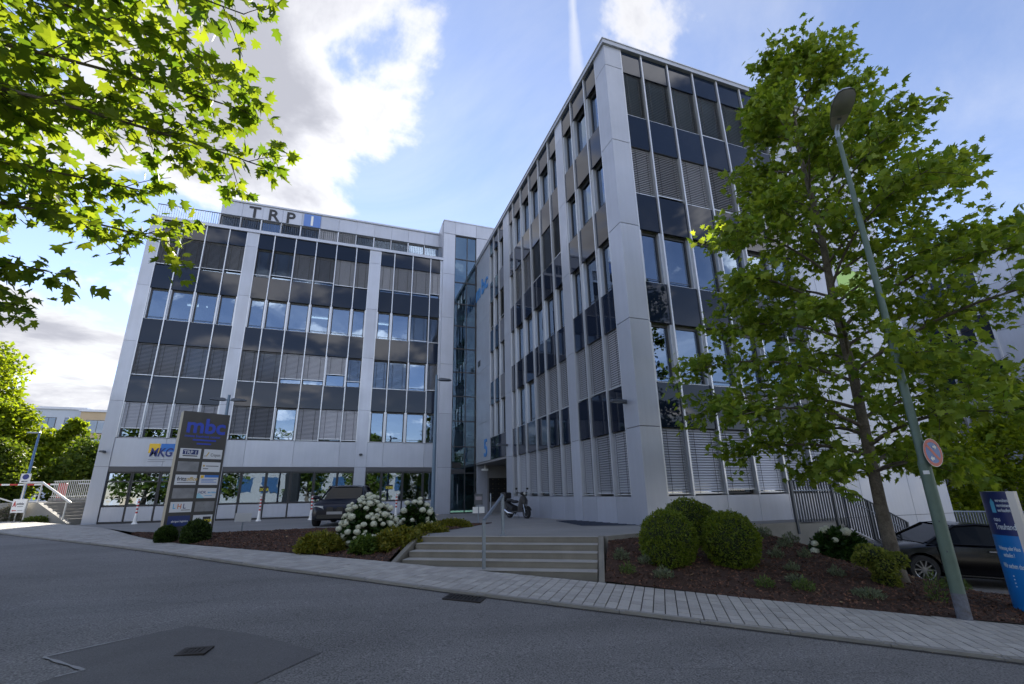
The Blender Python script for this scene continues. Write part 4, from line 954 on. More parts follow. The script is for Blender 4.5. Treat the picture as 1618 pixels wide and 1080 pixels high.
# faces along the street towards traffic from the left
sn_ = Vector((-.80, -.10, 0)).normalized()*1.0; sn_ = (Vector((-lp.x, -lp.y, 0)).normalized()*.45+Vector((.857, -.515, 0))*.45).normalized()
su = Vector((0, 0, 1)).cross(sn_).normalized(); sc0 = Vector((lp.x, lp.y, .50))+sn_*.125+su*.06
def disc(r_in, r_out, off, m, name, n=36):
    b = MB(); z = Vector((0, 0, 1))
    for i in range(n):
        a0, a1 = 2*math.pi*i/n, 2*math.pi*(i+1)/n
        f = lambda r, a: sc0+su*(r*math.cos(a))+z*(r*math.sin(a))+sn_*off
        b.add([f(r_in, a0), f(r_out, a0), f(r_out, a1), f(r_in, a1)], [(0, 1, 2, 3)])
    return b.build(name, m, rs, fix=False)
srr = mat('sign_red', (.42, .035, .025), .4); sbl = mat('sign_traffic_blue', (.015, .10, .36), .4)
disc(0.001, .215, -.004, steel, 'back'); disc(.208, .215, .0, pw, 'edge'); disc(.160, .208, .0005, srr, 'rim'); disc(.001, .160, .0004, sbl, 'face')
def sq(pts, off, m, name):
    b = MB(); b.add([sc0+su*u+Vector((0, 0, v))+sn_*off for u, v in pts], [tuple(range(len(pts)))]); return b.build(name, m, rs, fix=False)
sq([(-.135, .10), (-.10, .135), (.135, -.10), (.10, -.135)], .002, srr, 'slash')
def arrow(cx_, cy_, sgn, name):
    b = MB(); f = lambda u, v: sc0+su*u+Vector((0, 0, v))+sn_*.0032
    b.add([f(cx_+sgn*q[0], cy_+q[1]) for q in ((-.05, 0), (0, .04), (0, .016), (.045, .016), (.045, -.016), (0, -.016), (0, -.04))], [(0, 1, 2, 3, 4, 5, 6)]); b.build(name, pw, rs, fix=False)
arrow(.055, .085, -1, 'arrow'); arrow(-.05, -.09, 1, 'arrow')
MB().tube([sc0-sn_*.005, sc0-sn_*.12], .025, 8).build('clamp', steel, rs)

# slim lamp in front of the left building, double lamp behind the totem, far left lamp
def slim_lamp(p, z0, z1, label, arm):
    t = thing('path_lamp', (*p, z0), label, 'lamp')
    MB().tube([(*p, z0), (*p, z0+(z1-z0)*.55), (*p, z1)], [.085, .075, .05], 14).build('pole', blue_pole, t, smooth=True)
    for sx in arm:
        a = Vector((p[0], p[1], z1-.22)); b = a+Vector((sx*.14, -.02, .02)); c = a+Vector((sx*.62, -.05, .03))
        MB().tube([a, b], .025, 8).build('arm', blue_pole, t)
        def F(u, w, z): return (a.x+sx*(.1+u), a.y+w, a.z+z)
        MB().add([F(0, -.05, -.02), F(.1, -.1, -.03), F(.45, -.13, -.01), F(.55, -.07, .0), F(.55, .07, .0), F(.45, .13, -.01), F(.1, .1, -.03), F(0, .05, -.02),
                  F(0, -.04, .06), F(.1, -.08, .09), F(.45, -.1, .06), F(.55, -.05, .03), F(.55, .05, .03), F(.45, .1, .06), F(.1, .08, .09), F(0, .04, .06)],
                 [(0,7,6,5,4,3,2,1), (8,9,10,11,12,13,14,15)]+[(i, (i+1) % 8, 8+(i+1) % 8, 8+i) for i in range(8)]).build('lamp_head', dark_steel, t, smooth=True)
    return t
slim_lamp((3.34, 19.1), -1.06, 4.95, 'slim blue grey path lamp with one head before the stair tower', (1,))
slim_lamp((-4.75, 20.9), -1.08, 4.0, 'double headed lamp rising behind the dark totem', (1, -1))
t = thing('path_lamp', (-17.6, 34.6, 0), 'thin blue lamp with a parking plate at the far left', 'lamp')
MB().tube([(-17.3, 34.6, -.1), (-17.3, 34.6, 3.85)], [.075, .05], 10).build('pole', mat('far_lamp_blue', (.06, .14, .30), .45), t, smooth=True)
MB().box(-17.85, -17.25, 34.5, 34.7, 3.80, 3.88).build('lamp_head', steel, t, bevel=.02)
MB().box(-17.55, -17.10, 34.48, 34.51, .98, 1.5).build('plate', pw, t)
MB().lathe([(0, 0), (.15, 0)], 20, Matrix.Translation((-17.32, 34.475, 1.32)) @ Matrix.Rotation(math.pi/2, 4, 'X')).build('plate_disc', nvy, t, fix=False)
MB().box(-17.46, -17.2, 34.47, 34.479, 1.04, 1.09).build('plate_print', ink, t)

# red and white bollards
def bollard(x, y, label, h=1.15):
    z = zp(x, y); t = thing('bollard', (x, y, z), label, 'bollard', 'red and white bollards in front of the left building')
    MB().lathe([(.13, 0), (.125, .03), (.085, .07), (.055, .45), (.046, .5)], 16, Matrix.Translation((x, y, z))).build('foot', white_p, t, smooth=True)
    z1 = z+.5; n = 8; dz = (h-.5)/n
    for i in range(n): MB().lathe([(.046, 0), (.046, dz)], 16, Matrix.Translation((x, y, z1+dz*i))).build('band', red_p if i % 2 == 0 else white_p, t, smooth=True)
    MB().ell((x, y, z+h), (.046, .046, .03), 14, 6).build('cap', red_p, t, smooth=True)
bollard(-9.6, 28.3, 'red and white bollard left of the dark totem'); bollard(-4.0, 27.0, 'red and white bollard right of the dark totem')
bollard(-1.55, 26.3, 'red and white bollard just left of the blue car'); bollard(2.6, 25.9, 'red and white bollard mostly hidden behind the hydrangeas')
# small plates on posts
def plate_sign(p, z0, w, h, zc, label, m, back=True, two=False):
    t = thing('small_sign', (*p, z0), label, 'sign'); MB().tube([(*p, z0), (*p, zc+h*.5)], .022, 8).build('post', steel, t)
    MB().box(p[0]-w/2, p[0]+w/2, p[1]-.045, p[1]-.025, zc-h/2, zc+h/2).build('plate', m, t); return t
plate_sign((-2.95, 17.0), -1.12, .46, .26, -.60, 'blank pale plate on a thin post at the bed edge', mat('plate_back', (.42, .43, .45), .5, .3))
t = plate_sign((4.62, 16.9), -1.02, .30, .38, -.20, 'small dark notice board over two white plates before the entrance', mat('notice_grey', (.10, .105, .115), .5))
MB().box(4.50, 4.74, 16.845, 16.853, -.22, -.10).build('notice', mat('notice_print', (.30, .26, .28), .6), t)
for x in (4.40, 4.64): MB().box(x, x+.20, 16.855, 16.872, -.68, -.46).build('lower_plate', white_p, t)
for i, x in enumerate((8.02, 8.55, 8.95)):
    y = 25.6-.3*i; t = thing('steel_post', (x-.3, y, zp(x, y)), ['first', 'second', 'third'][i]+' slim steel post from the left in the entrance recess', 'post', 'steel posts at the entrance')
    MB().tube([(x-.3, y, zp(x, y)), (x-.3, y, -.0)], .045, 12).build('shaft', steel, t, smooth=True); MB().ell((x-.3, y, 0), (.045, .045, .02), 12, 6).build('cap', steel, t)

# exterior stair and its dark railing on the right
es = thing('side_stair', (14.5, 10.7, -2), 'concrete side stair dropping along the blank tower', 'steps')
MB().box(12.05, 13.55, 10.28, 11.30, -2.5, -1.0).build('landing', concrete_l, es)
for k in range(8): MB().box(13.552+.36*k, 13.548+.36*(k+1), 10.30, 11.30, -2.5, -1.0-.15*(k+1)).build('step', concrete, es)
MB().add([(x, y, z) for y in (10.16, 10.278) for x, z in ((11.2, -.93), (13.5, -.96), (16.2, -2.05), (16.2, -2.6), (11.2, -2.6))], [(0,1,2,3,4),(5,9,8,7,6),(0,5,6,1),(1,6,7,2),(2,7,8,3),(4,3,8,9),(0,4,9,5)]).build('side_wall', concrete_l, es)
ra = thing('stair_railing', (14, 10.2, -1), 'dark steel barred railing following the side stair beside the tree', 'railing')
def rz(x): return .22 if x < 13.5 else .22-(x-13.5)*.43*1.0
xs = np.arange(11.98, 16.35, .105)
for x in xs:
    b0 = -.90 if x < 13.5 else -.94-(x-13.5)*.40
    MB().box(x-.014, x+.014, 10.12, 10.155, b0, rz(x)-.01).build('bar', dark_steel, ra)
for dz, nm in ((0, 'top_rail'), (-.28, 'handrail')):
    MB().tube([(11.95, 10.137, rz(12)+dz), (13.5, 10.137, rz(13)+dz), (16.4, 10.137, rz(16.4)+dz)], .024 if dz == 0 else .018, 8).build(nm, dark_steel if dz == 0 else steel, ra)
for x in (11.93, 13.5, 14.9, 16.42): MB().box(x-.03, x+.03, 10.10, 10.17, -1.2 if x < 13.6 else -2.2, rz(x)).build('post', dark_steel, ra)

# fence behind the black car
fe = thing('steel_fence', (26, 12, -2), 'grey steel bar fence beyond the black car', 'fence')
for x in np.arange(21.5, 31, .16): 
    y = 12.6-.06*(x-21.5); z = -2.35-.03*(x-21.5); MB().box(x-.02, x+.02, y-.02, y+.02, z, z+1.42).build('bar', steel, fe)
for x in np.arange(21.5, 31, 1.6):
    y = 12.6-.06*(x-21.5); z = -2.35-.03*(x-21.5); MB().box(x-.06, x+.06, y+.022, y+.08, z-.2, z+1.46).build('post', dark_steel, fe)
MB().tube([(21.4, 12.6, -.93), (31, 12.03, -1.21)], .03, 8).build('top_rail', steel, fe); MB().tube([(21.4, 12.6, -2.2), (31, 12.03, -2.5)], .025, 8).build('bottom_rail', steel, fe)

# far left: garden stair, rails, wall and fence, pharmacy sign, barrier
def SNz(s, n, z): x, y = XY(s, n); return (x, y, z)
gs_ = thing('garden_steps', SNz(-28.8, 21, -1.1), 'short flight of sunlit steps left of the left building', 'steps')
for k in range(6): MB().fbox(SNz, -28.2-.36*(k+1) if k < 5 else -33, -28.2-.36*k, 20.2, 22.6, -1.3, -1.12+.165*(k+1)).build('step', concrete_l, gs_)
mb = MB(); mb.add([SNz(s, n, z) for n in (19.95, 20.19) for s, z in ((-27.9, -1.16), (-30.2, -.10), (-34, -.10), (-34, -1.3), (-27.9, -1.3))], [(0,1,2,3,4),(5,9,8,7,6),(0,5,6,1),(1,6,7,2),(2,7,8,3),(4,3,8,9),(0,4,9,5)]); mb.build('stringer', concrete_l, gs_)
ter = ngon('upper_terrace', [XY(-30.1, 22.7), XY(-28.3, 23.2), (-12.6, 36), (-12.6, 60), XY(-110, 60), XY(-110, 22.7), XY(-60, 40), XY(-42, 30)], lambda x, y: -.12, plaza_m)
ter2 = ngon('upper_path', [XY(-30.0, 20.2), XY(-30.0, 22.8), XY(-42, 31), XY(-42, 24.8)], lambda x, y: -.125, concrete_l)
rw = thing('retaining_wall', SNz(-29.5, 23, -1), 'low pale retaining wall behind the garden steps', 'wall')
MB().fbox(SNz, -33.5, -27.8, 22.61, 22.85, -1.3, -.02).build('wall', concrete_l, rw)
for i in range(16): MB().fbox(SNz, -33.4+.35*i, -33.08+.35*i, 22.56, 22.88, -.015, .14).build('cap_stone', kerb_m, rw)
fr_ = thing('garden_fence', SNz(-30, 22.7, 0), 'pale barred fence on the retaining wall behind the garden steps', 'fence')
for i in range(38): s = -33.4+.15*i; MB().fbox(SNz, s-.012, s+.012, 22.70, 22.73, .14, 1.12).build('bar', steel_w, fr_)
for z in (.22, 1.12): MB().fbox(SNz, -33.5, -27.7, 22.69, 22.74, z, z+.035).build('rail', steel_w, fr_)
hl = thing('garden_handrail', SNz(-29, 20, -1), 'pale tube handrail up the near side of the garden steps', 'handrail')
MB().tube([SNz(-28.0, 20.0, -.15), SNz(-30.3, 20.0, .95), SNz(-31.6, 20.0, .97)], .055, 10).build('rail', steel_w, hl, smooth=True)
for s, z0, z1 in ((-28.3, -1.1, 0), (-30.3, -.1, .93), (-31.5, -.1, .93)): MB().tube([SNz(s, 20.0, z0), SNz(s, 20.0, z1)], .04, 8).build('post', steel_w, hl)
hl2 = thing('garden_handrail', SNz(-29, 22.4, -1), 'thin pale handrail along the wall side of the garden steps', 'handrail')
MB().tube([SNz(-27.9, 22.45, -.05), SNz(-30.0, 22.45, .92), SNz(-31.2, 22.45, .94)], .03, 8).build('rail', steel_w, hl2, smooth=True); MB().tube([SNz(-30, 22.45, -.1), SNz(-30, 22.45, .92)], .025, 8).build('post', steel_w, hl2)
hl3 = thing('path_railing', SNz(-34, 20, -1), 'pale tube railing beside the lavender at the left edge', 'railing')
MB().tube([SNz(-31.2, 19.75, -.15), SNz(-35.0, 20.6, .35), SNz(-39, 22.8, .75)], .04, 8).build('rail', steel_w, hl3, smooth=True)
MB().tube([SNz(-31.2, 19.75, -.6), SNz(-35.0, 20.6, -.25), SNz(-39, 22.8, .2)], .03, 8).build('lower_rail', steel_w, hl3, smooth=True)
for s, n, z in ((-31.2, 19.75, -.12), (-34.0, 20.38, .22), (-37, 21.7, .55)): MB().tube([SNz(s, n, -1.1), SNz(s, n, z)], .035, 8).build('post', steel_w, hl3)
ap = thing('pharmacy_sign', SNz(-31.2, 19.6, -1), 'tilted white pharmacy sign Apotheke with red arrow on posts', 'sign')
FAp = frame(SNz(-31.45, 19.62, -.12), (D[0], D[1], 0), (-NV[0], -NV[1], 0))
MB().fbox(FAp, 0, .95, -.02, .0, -.48, .22).build('board', white_p, ap)
text('lettering', 'A', FAp, .08, .004, -.16, .36, red_p, ap, .002, .02, sx=.8); text('lettering', 'potheke', FAp, .32, .004, -.08, .18, ink, ap, .002, .002, sx=.85)
mb = MB(); mb.fbox(FAp, .40, .80, .003, .006, -.18, -.155); mb.fbox(FAp, .48, .84, .003, .006, -.38, -.36); mb.build('small_print', ink, ap)
MB().prism([(.08, -.37), (.16, -.32), (.16, -.35), (.40, -.35), (.40, -.39), (.16, -.39), (.16, -.42)], FAp, .003, .006).build('arrow', red_p, ap)
for u in (-.02, .95): MB().fbox(FAp, u-.03, u+.03, -.08, -.03, -1.1, .22).build('post', steel_w, ap)
br_ = thing('barrier', (-20, 39, 0), 'red and white barrier arm at the far left', 'barrier')
for i in range(8): MB().box(-21.6+.42*i, -21.6+.42*(i+1)-.002, 39.9, 40.0, .98, 1.08).build('band', white_p if i % 2 else red_p, br_)
MB().box(-18.2, -17.8, 39.85, 40.1, -.15, 1.1).build('cabinet', red_p, br_, bevel=.02)
# ---------------------------------------------------------------- vehicles
def xform(o, M): o.data.transform(M)
def wheel(par, M, x, y, r, side, spokes=10, wd=.2):
    Mw = M @ Matrix.Translation((x, y, r)) @ Matrix.Rotation(math.pi/2, 4, 'X')
    w_ = wd/2
    ty = MB().lathe([(r*.68, -w_), (r*.93, -w_), (r*.985, -w_*.7), (r, -w_*.3), (r, w_*.3), (r*.985, w_*.7), (r*.93, w_), (r*.68, w_), (r*.68, -w_)], 32, Mw).build('wheel', rubber, par, smooth=True)
    zf = -w_*.8*side
    rim = MB().lathe([(r*.69, -w_*.98), (r*.645, -w_*.9), (r*.63, 0), (r*.645, w_*.9), (r*.69, w_*.98)], 32, Mw)
    for k in range(spokes):
        a = 2*math.pi*k/spokes; M2 = Mw @ Matrix.Rotation(a, 4, 'Z')
        P = [M2 @ Vector(p) for p in ((.03, -.018, zf), (r*.64, -.012, zf), (r*.64, .012, zf), (.03, .018, zf), (.03, -.018, zf*.7), (r*.64, -.012, zf*.6), (r*.64, .012, zf*.6), (.03, .018, zf*.7))]
        rim.add(P, [(0,1,2,3),(4,7,6,5),(0,4,5,1),(1,5,6,2),(2,6,7,3),(3,7,4,0)])
    rim.lathe([(0, zf*1.02), (.06, zf*1.0), (.065, zf*.6)], 16, Mw)
    rim.build('rim', mat('alloy_rim', (.30, .31, .33), .3, .9), ty, smooth=True)
    MB().lathe([(0, 0), (r*.6, 0)], 24, Mw @ Matrix.Translation((0, 0, zf*.2))).build('brake_disc', black_p, ty, fix=False)
def car(M, paint, label, sedan=False):
    loc = M @ Vector((0, 0, 0)); t = thing('parked_car', loc, label, 'car', 'parked cars')
    S = [(-2.30, .60, .46, .82), (-2.24, .76, .34, .93), (-1.95, .86, .26, 1.0), (-1.4, .90, .22, 1.0), (-.7, .91, .19, .965), (.2, .91, .19, .945), (.85, .91, .19, .935), (1.35, .90, .20, .885), (1.85, .86, .22, .80), (2.15, .77, .24, .715), (2.28, .62, .30, .60)]
    if sedan: S = [(x, hw, zb, zt+.03) for x, hw, zb, zt in S]
    half = lambda hw, zb, zt: [(hw*.80, zb), (hw*.97, zb+.05), (hw, zb+(zt-zb)*.35), (hw*.985, zb+(zt-zb)*.68), (hw*.95, zt-.06), (hw*.86, zt-.012), (hw*.45, zt+.012)]
    mb = MB(); n = 14
    for x, hw, zb, zt in S:
        h = half(hw, zb, zt); ring = h+[(-y, z) for y, z in reversed(h)]; mb.v += [(x, y, z) for y, z in ring]
    for i in range(len(S)-1):
        for k in range(n): a = i*n+k; b = i*n+(k+1) % n; mb.f.append((a, b, b+n, a+n))
    mb.f += [tuple(range(n)), tuple((len(S)-1)*n+k for k in reversed(range(n)))]
    body = mb.build('body', paint, t, smooth='full'); rw_ = .325
    cyl = []
    for x in (-1.38, 1.36):
        c = MB().lathe([(0, -1.2), (rw_+.06, -1.2), (rw_+.06, 1.2), (0, 1.2)], 28, Matrix.Translation((x, 0, rw_)) @ Matrix.Rotation(math.pi/2, 4, 'X')).build('cut', paint); cyl.append(c)
        mo = body.modifiers.new('b', 'BOOLEAN'); mo.object = c; mo.operation = 'DIFFERENCE'; mo.solver = 'EXACT'
    pm = body.matrix_parent_inverse.copy(); par = body.parent; body.parent = None
    dg = bpy.context.evaluated_depsgraph_get(); me = bpy.data.meshes.new_from_object(body.evaluated_get(dg)); body.modifiers.clear(); body.data = me
    me.set_sharp_from_angle(angle=rad(38))
    body.parent = par; body.matrix_parent_inverse = pm
    for c in cyl: bpy.data.objects.remove(c)
    MB().box(-1.8, 1.8, -.78, .78, .24, .60).build('underbody', black_p, t)
    top = 1.40 if not sedan else 1.42
    C = [(-1.95, .70, 1.0, 1.0, .62), (-1.25, .78, 1.0, 1.24, .58), (-.62, .80, .97, top-.02, .60), (.0, .80, .955, top, .60), (.45, .80, .95, top-.055, .60), (1.18, .76, .92, .925, .66)]
    g_ = MB(); rf = MB()
    for i in range(len(C)-1):
        (xa, ya, za, ta_, wa), (xb, yb, zb, tb_, wb) = C[i], C[i+1]
        for sgn in (1, -1): g_.add([(xa, sgn*ya, za-.03), (xb, sgn*yb, zb-.03), (xb, sgn*wb, tb_), (xa, sgn*wa, ta_)], [(0, 1, 2, 3)])
        if i in (1, 2, 3):
            rf.add([(xa, -wa-.012, ta_-.004), (xb, -wb-.012, tb_-.004), (xb, -wb*.6, tb_+.03), (xa, -wa*.6, ta_+.03), (xb, wb*.6, tb_+.03), (xa, wa*.6, ta_+.03), (xb, wb+.012, tb_-.004), (xa, wa+.012, ta_-.004)], [(0, 1, 2, 3), (3, 2, 4, 5), (5, 4, 6, 7)])
        if i in (0, 4): g_.add([(xa, -wa, ta_), (xb, -wb, tb_), (xb, wb, tb_), (xa, wa, ta_)], [(0, 1, 2, 3)])
    carglass = mat('car_glass', (.006, .008, .010), .06, spec=.1)
    g_.build('windows', carglass, t); rf.build('roof', paint, t, smooth=True)
    pl_ = MB()
    for sgn in (1, -1):
        pl_.tube([(1.16, sgn*.765, .93), (.45, sgn*.607, top-.05)], .035, 6); pl_.tube([(-.75, sgn*.81, .95), (-.70, sgn*.61, top-.03)], .045, 6)
        pl_.tube([(-1.9, sgn*.72, 1.0), (-1.25, sgn*.60, 1.24), (-.62, sgn*.615, top-.02), (0, sgn*.612, top), (.45, sgn*.612, top-.055)], .032, 6)
        pl_.tube([(-1.85, sgn*.80, .98), (-.6, sgn*.82, .955), (1.15, sgn*.79, .925)], .014, 6)
    pl_.build('pillars', paint, t, smooth=True)
    for sgn in (1, -1):
        wheel(t, M0, -1.38, sgn*.80, rw_, sgn); wheel(t, M0, 1.36, sgn*.80, rw_, sgn)
        mr = MB().ell((.95, sgn*1.0, 1.0), (.06, .12, .075), 12, 8).tube([(.98, sgn*.86, .96), (.97, sgn*.95, .98)], .02, 6).build('mirror', paint, t, smooth=True)
        MB().ell((.90, sgn*1.0, 1.0), (.02, .10, .06), 12, 8).build('mirror_glass', chrome, mr)
        hl_ = MB().prism([(sgn*.38, .60), (sgn*.72, .63), (sgn*.76, .73), (sgn*.42, .72)], lambda u, w, z: (w-(abs(u)-.38)*.42, u, z), 2.20, 2.285).build('headlight', mat('lamp_clear', (.55, .56, .56), .08, coat=1.0), t)
        MB().box(-2.29, -2.20, min(sgn*.42, sgn*.70), max(sgn*.42, sgn*.70), .70, .82).build('tail_light', red_p, t)
        kd = MB(); kd.prism([(sgn*.06, .54), (sgn*.26, .54), (sgn*.28, .68), (sgn*.07, .68)], lambda u, w, z: (w-(abs(u))*.06, u, z), 2.25, 2.315); kd.build('grille', black_p, t)
        MB().box(-.2, .0, sgn*.905-.012, sgn*.905+.012, .80, .83).build('door_handle', chrome, t)
        MB().box(-.9, .95, sgn*.91-.004, sgn*.91+.004, .245, .27).build('sill_trim', black_p, t)
        MB().box(.99, 1.0, min(sgn*.84, sgn*.915), max(sgn*.84, sgn*.915), .3, .9).build('door_gap', black_gap, t)
    MB().box(2.16, 2.30, -.58, .58, .30, .43).build('air_intake', black_p, t)
    MB().box(2.30, 2.315, -.26, .26, .44, .53).build('number_plate', mat('plate_dull', (.30, .30, .31), .5), t)
    for o in list(t.children)+[g for c in t.children for g in c.children]:
        pass
    return t
M0 = Matrix()
def place(t, M):
    t.matrix_world = M; return t
def make_car(M, paint, label, sedan=False):
    t = car(Matrix(), paint, label, sedan); t.location = M.to_translation(); t.rotation_euler = M.to_euler(); return t
blk = mat('car_paint_black', (.002, .002, .003), .2, spec=.25, coat=.08); dbl = mat('car_paint_dark_blue', (.004, .006, .015), .3, spec=.22, coat=.06)
# black coupe, nose to the left and slightly uphill, parallel to the street
sc_car = 8.55; n_car = 14.57
cx_, cy_ = XY(sc_car, n_car); Mx = Matrix.Translation((cx_, cy_, strip_z(cx_, cy_)+.005)) @ Matrix.Rotation(math.atan2(-D[1], -D[0]), 4, 'Z') @ Matrix.Rotation(-.055, 4, 'Y')
make_car(Mx, blk, 'glossy black coupe parked beyond the right tree with ten spoke wheels')
Mb = Matrix.Translation((.15, 20.05, zp(0, 20))) @ Matrix.Rotation(math.atan2(-1, -.20), 4, 'Z')
make_car(Mb, dbl, 'dark blue saloon car facing out behind the hydrangeas', True)

# scooter, built along +x
def scooter():
    t = thing('scooter', (0, 0, 0), 'grey and black motor scooter with top box parked by the right building', 'scooter')
    sil = mat('scooter_grey', (.18, .175, .18), .35, .3, coat=.5)
    Mi = Matrix()
    wheel(t, Mi, .63, 0, .235, 1, 5, .11); wheel(t, Mi, -.62, 0, .235, 1, 5, .12)
    # floor and leg shield sheet
    def ribbon(pts, hw, th, name, m):
        b = MB(); n = len(pts)
        for (x, z), w_ in zip(pts, hw):
            b.v += [(x, -w_, z), (x, w_, z), (x-th, w_*.95, z-th*.4), (x-th, -w_*.95, z-th*.4)]
        for i in range(n-1):
            for k in range(4): b.f.append((i*4+k, i*4+(k+1) % 4, (i+1)*4+(k+1) % 4, (i+1)*4+k))
        b.f += [(0, 1, 2, 3), tuple((n-1)*4+k for k in (3, 2, 1, 0))]
        return b.build(name, m, t, smooth=True)
    ribbon([(-.20, .30), (.18, .27), (.30, .33), (.36, .52), (.42, .74), (.40, .92)], [.17, .17, .20, .24, .23, .12], .05, 'leg_shield', sil)
    MB().add([(.46, -.13, .58), (.46, .13, .58), (.44, .16, .80), (.44, -.16, .80), (.55, 0, .60), (.50, 0, .84), (.42, 0, .97)], [(0, 4, 5, 3), (4, 1, 2, 5), (3, 5, 6), (5, 2, 6)]).build('front_cowl', black_p, t, smooth=True)
    prof = [(-.85, .62, .06), (-.70, .52, .15), (-.45, .42, .19), (-.18, .36, .19)]
    b = MB()
    for x, zc, hw in prof: b.v += [(x, hw*math.cos(a), zc+(.16 if a < math.pi else .14)*math.sin(a)) for a in np.linspace(0, 2*math.pi, 12, endpoint=False)]
    for i in range(len(prof)-1):
        for k in range(12): b.f.append((i*12+k, i*12+(k+1) % 12, (i+1)*12+(k+1) % 12, (i+1)*12+k))
    b.f += [tuple(range(12)), tuple(3*12+k for k in reversed(range(12)))]
    b.build('tail_body', black_p, t, smooth=True)
    MB().ell((-.22, 0, .68), (.22, .15, .07), 16, 8).ell((-.58, 0, .72), (.26, .14, .075), 16, 8).build('seat', mat('seat_vinyl', (.012, .012, .012), .55), t, smooth=True)
    MB().box(-1.05, -.72, -.2, .2, .80, 1.08).build('top_box', black_p, t, bevel=.05)
    MB().tube([(-.8, 0, .7), (-.9, 0, .8)], .03, 8).build('rack', black_p, t)
    MB().tube([(.40, 0, .90), (.36, 0, 1.04)], .035, 8).tube([(.36, -.02, 1.04), (.30, .30, 1.05)], .018, 8).tube([(.36, .02, 1.04), (.30, -.30, 1.05)], .018, 8).ell((.40, 0, 1.02), (.10, .14, .08), 12, 8).build('handlebar', black_p, t, smooth=True)
    MB().lathe([(0, 0), (.06, 0)], 16, Matrix.Translation((.50, 0, 1.03)) @ Matrix.Rotation(math.pi/2, 4, 'Y')).build('headlight', mat('lamp_clear', (.55, .56, .56), .08), t, fix=False)
    for s in (1, -1): MB().tube([(.33, s*.2, 1.05), (.32, s*.27, 1.18)], .008, 6).ell((.32, s*.29, 1.22), (.02, .07, .045), 10, 6).build('mirror', black_p, t)
    # front mudguard and fork
    b = MB()
    for k in range(9):
        a = rad(20+k*16); b.v += [(.63+.275*math.cos(a), -.075, .235+.275*math.sin(a)), (.63+.29*math.cos(a), 0, .235+.29*math.sin(a)), (.63+.275*math.cos(a), .075, .235+.275*math.sin(a))]
    for k in range(8):
        for j in range(2): b.f.append((k*3+j, k*3+j+1, k*3+j+4, k*3+j+3))
    b.build('front_mudguard', black_p, t, smooth=True)
    for s in (1, -1): MB().tube([(.63, s*.085, .235), (.46, s*.06, .62)], .022, 8).build('fork_leg', steel, t)
    MB().tube([(-.2, -.13, .2), (-.5, -.16, .22), (-.85, -.17, .36)], [.03, .055, .06], 10).build('exhaust', chrome, t, smooth=True)
    MB().box(-.7, -.25, -.11, .11, .15, .34).build('engine', dark_steel, t, bevel=.03)
    MB().tube([(-.15, .05, .22), (-.22, .22, .0)], .012, 6).tube([(-.15, -.05, .22), (-.2, -.16, .0)], .012, 6).build('stand', steel, t)
    return t
sco = scooter(); sco.location = (7.12, 19.55, zp(7, 19.55)); sco.rotation_euler = (0, 0, math.atan2(-1, .28))
# ---------------------------------------------------------------- vegetation
maple = np.array([(0, 0), (.16, -.06), (.40, -.02), (.27, .14), (.54, .36), (.30, .42), (.26, .52), (.30, .72), (.12, .66), (0, 1.0),
                  (-.12, .66), (-.30, .72), (-.26, .52), (-.30, .42), (-.54, .36), (-.27, .14), (-.40, -.02), (-.16, -.06)])
LEAF_V = np.c_[maple, -.34*np.abs(maple[:, 0])-.16*maple[:, 1]**2+.02]; LEAF_V = np.vstack([LEAF_V, [(0, .34, .03)]]); nL = len(maple)
LEAF_F = np.array([(i, (i+1) % nL, nL) for i in range(nL)])
OV = np.array([(0, 0, 0), (.28, .35, .04), (.22, .75, .04), (0, 1, -.02), (-.22, .75, .04), (-.28, .35, .04)]); OV_F = np.array([(0, 1, 2), (0, 2, 3), (0, 3, 4), (0, 4, 5)])
QD_V = np.array([(0, 0, 0), (.42, .45, .08), (0, 1, 0), (-.42, .45, .08)]); QD_F = np.array([(0, 1, 2), (0, 2, 3)])
def basis(P, dirs, tilt, rng):
    """leaf frames: y along dirs, normal roughly up, with random tilt"""
    n = len(P); Y = dirs/np.linalg.norm(dirs, axis=1)[:, None]
    up = np.c_[np.zeros(n), np.zeros(n), np.ones(n)]+rng.normal(0, tilt, (n, 3))
    X = np.cross(Y, up); X /= np.linalg.norm(X, axis=1)[:, None]+1e-9; Z = np.cross(X, Y)
    return X, Y, Z
def leafmesh(name, P, dirs, size, tpl, m, parent=None, tilt=.5, rng=None, smooth=False):
    rng = rng or RNG; X, Y, Z = basis(P, dirs, tilt, rng); TV, TF = tpl; n0 = len(P)
    X = X*rng.uniform(.72, 1.12, (n0, 1)); Z = Z*rng.uniform(-.6, 2.2, (n0, 1))
    V = P[:, None]+size[:, None, None]*(TV[None, :, 0, None]*X[:, None]+TV[None, :, 1, None]*Y[:, None]+TV[None, :, 2, None]*Z[:, None])
    F = (np.arange(len(P))[:, None, None]*len(TV)+TF[None]).reshape(-1, TF.shape[1])
    return rawmesh(name, V.reshape(-1, 3), F, m, parent, smooth), (X, Y, Z)
leaf_unit = bpy.data.meshes.new('leaf'); leaf_unit.from_pydata(LEAF_V.tolist(), [], LEAF_F.tolist())
def single_leaves(P, fr_, size, m, parent):
    me = leaf_unit.copy(); me.materials.append(m); X, Y, Z = fr_
    for i in range(len(P)):
        s = float(size[i]); o = bpy.data.objects.new('leaf', me); COL.objects.link(o); o.parent = parent; o.matrix_parent_inverse = parent_inv(parent)
        M = Matrix(((X[i][0], Y[i][0], Z[i][0]), (X[i][1], Y[i][1], Z[i][1]), (X[i][2], Y[i][2], Z[i][2])))
        o.matrix_basis = Matrix.LocRotScale(Vector(P[i]), M.to_quaternion(), Vector((s*random.uniform(.72, 1.12), s, s*random.uniform(-.6, 2.2))))
maple_r = leafmat('maple_leaf', (.085, .152, .018), (.22, .28, .042), .48)
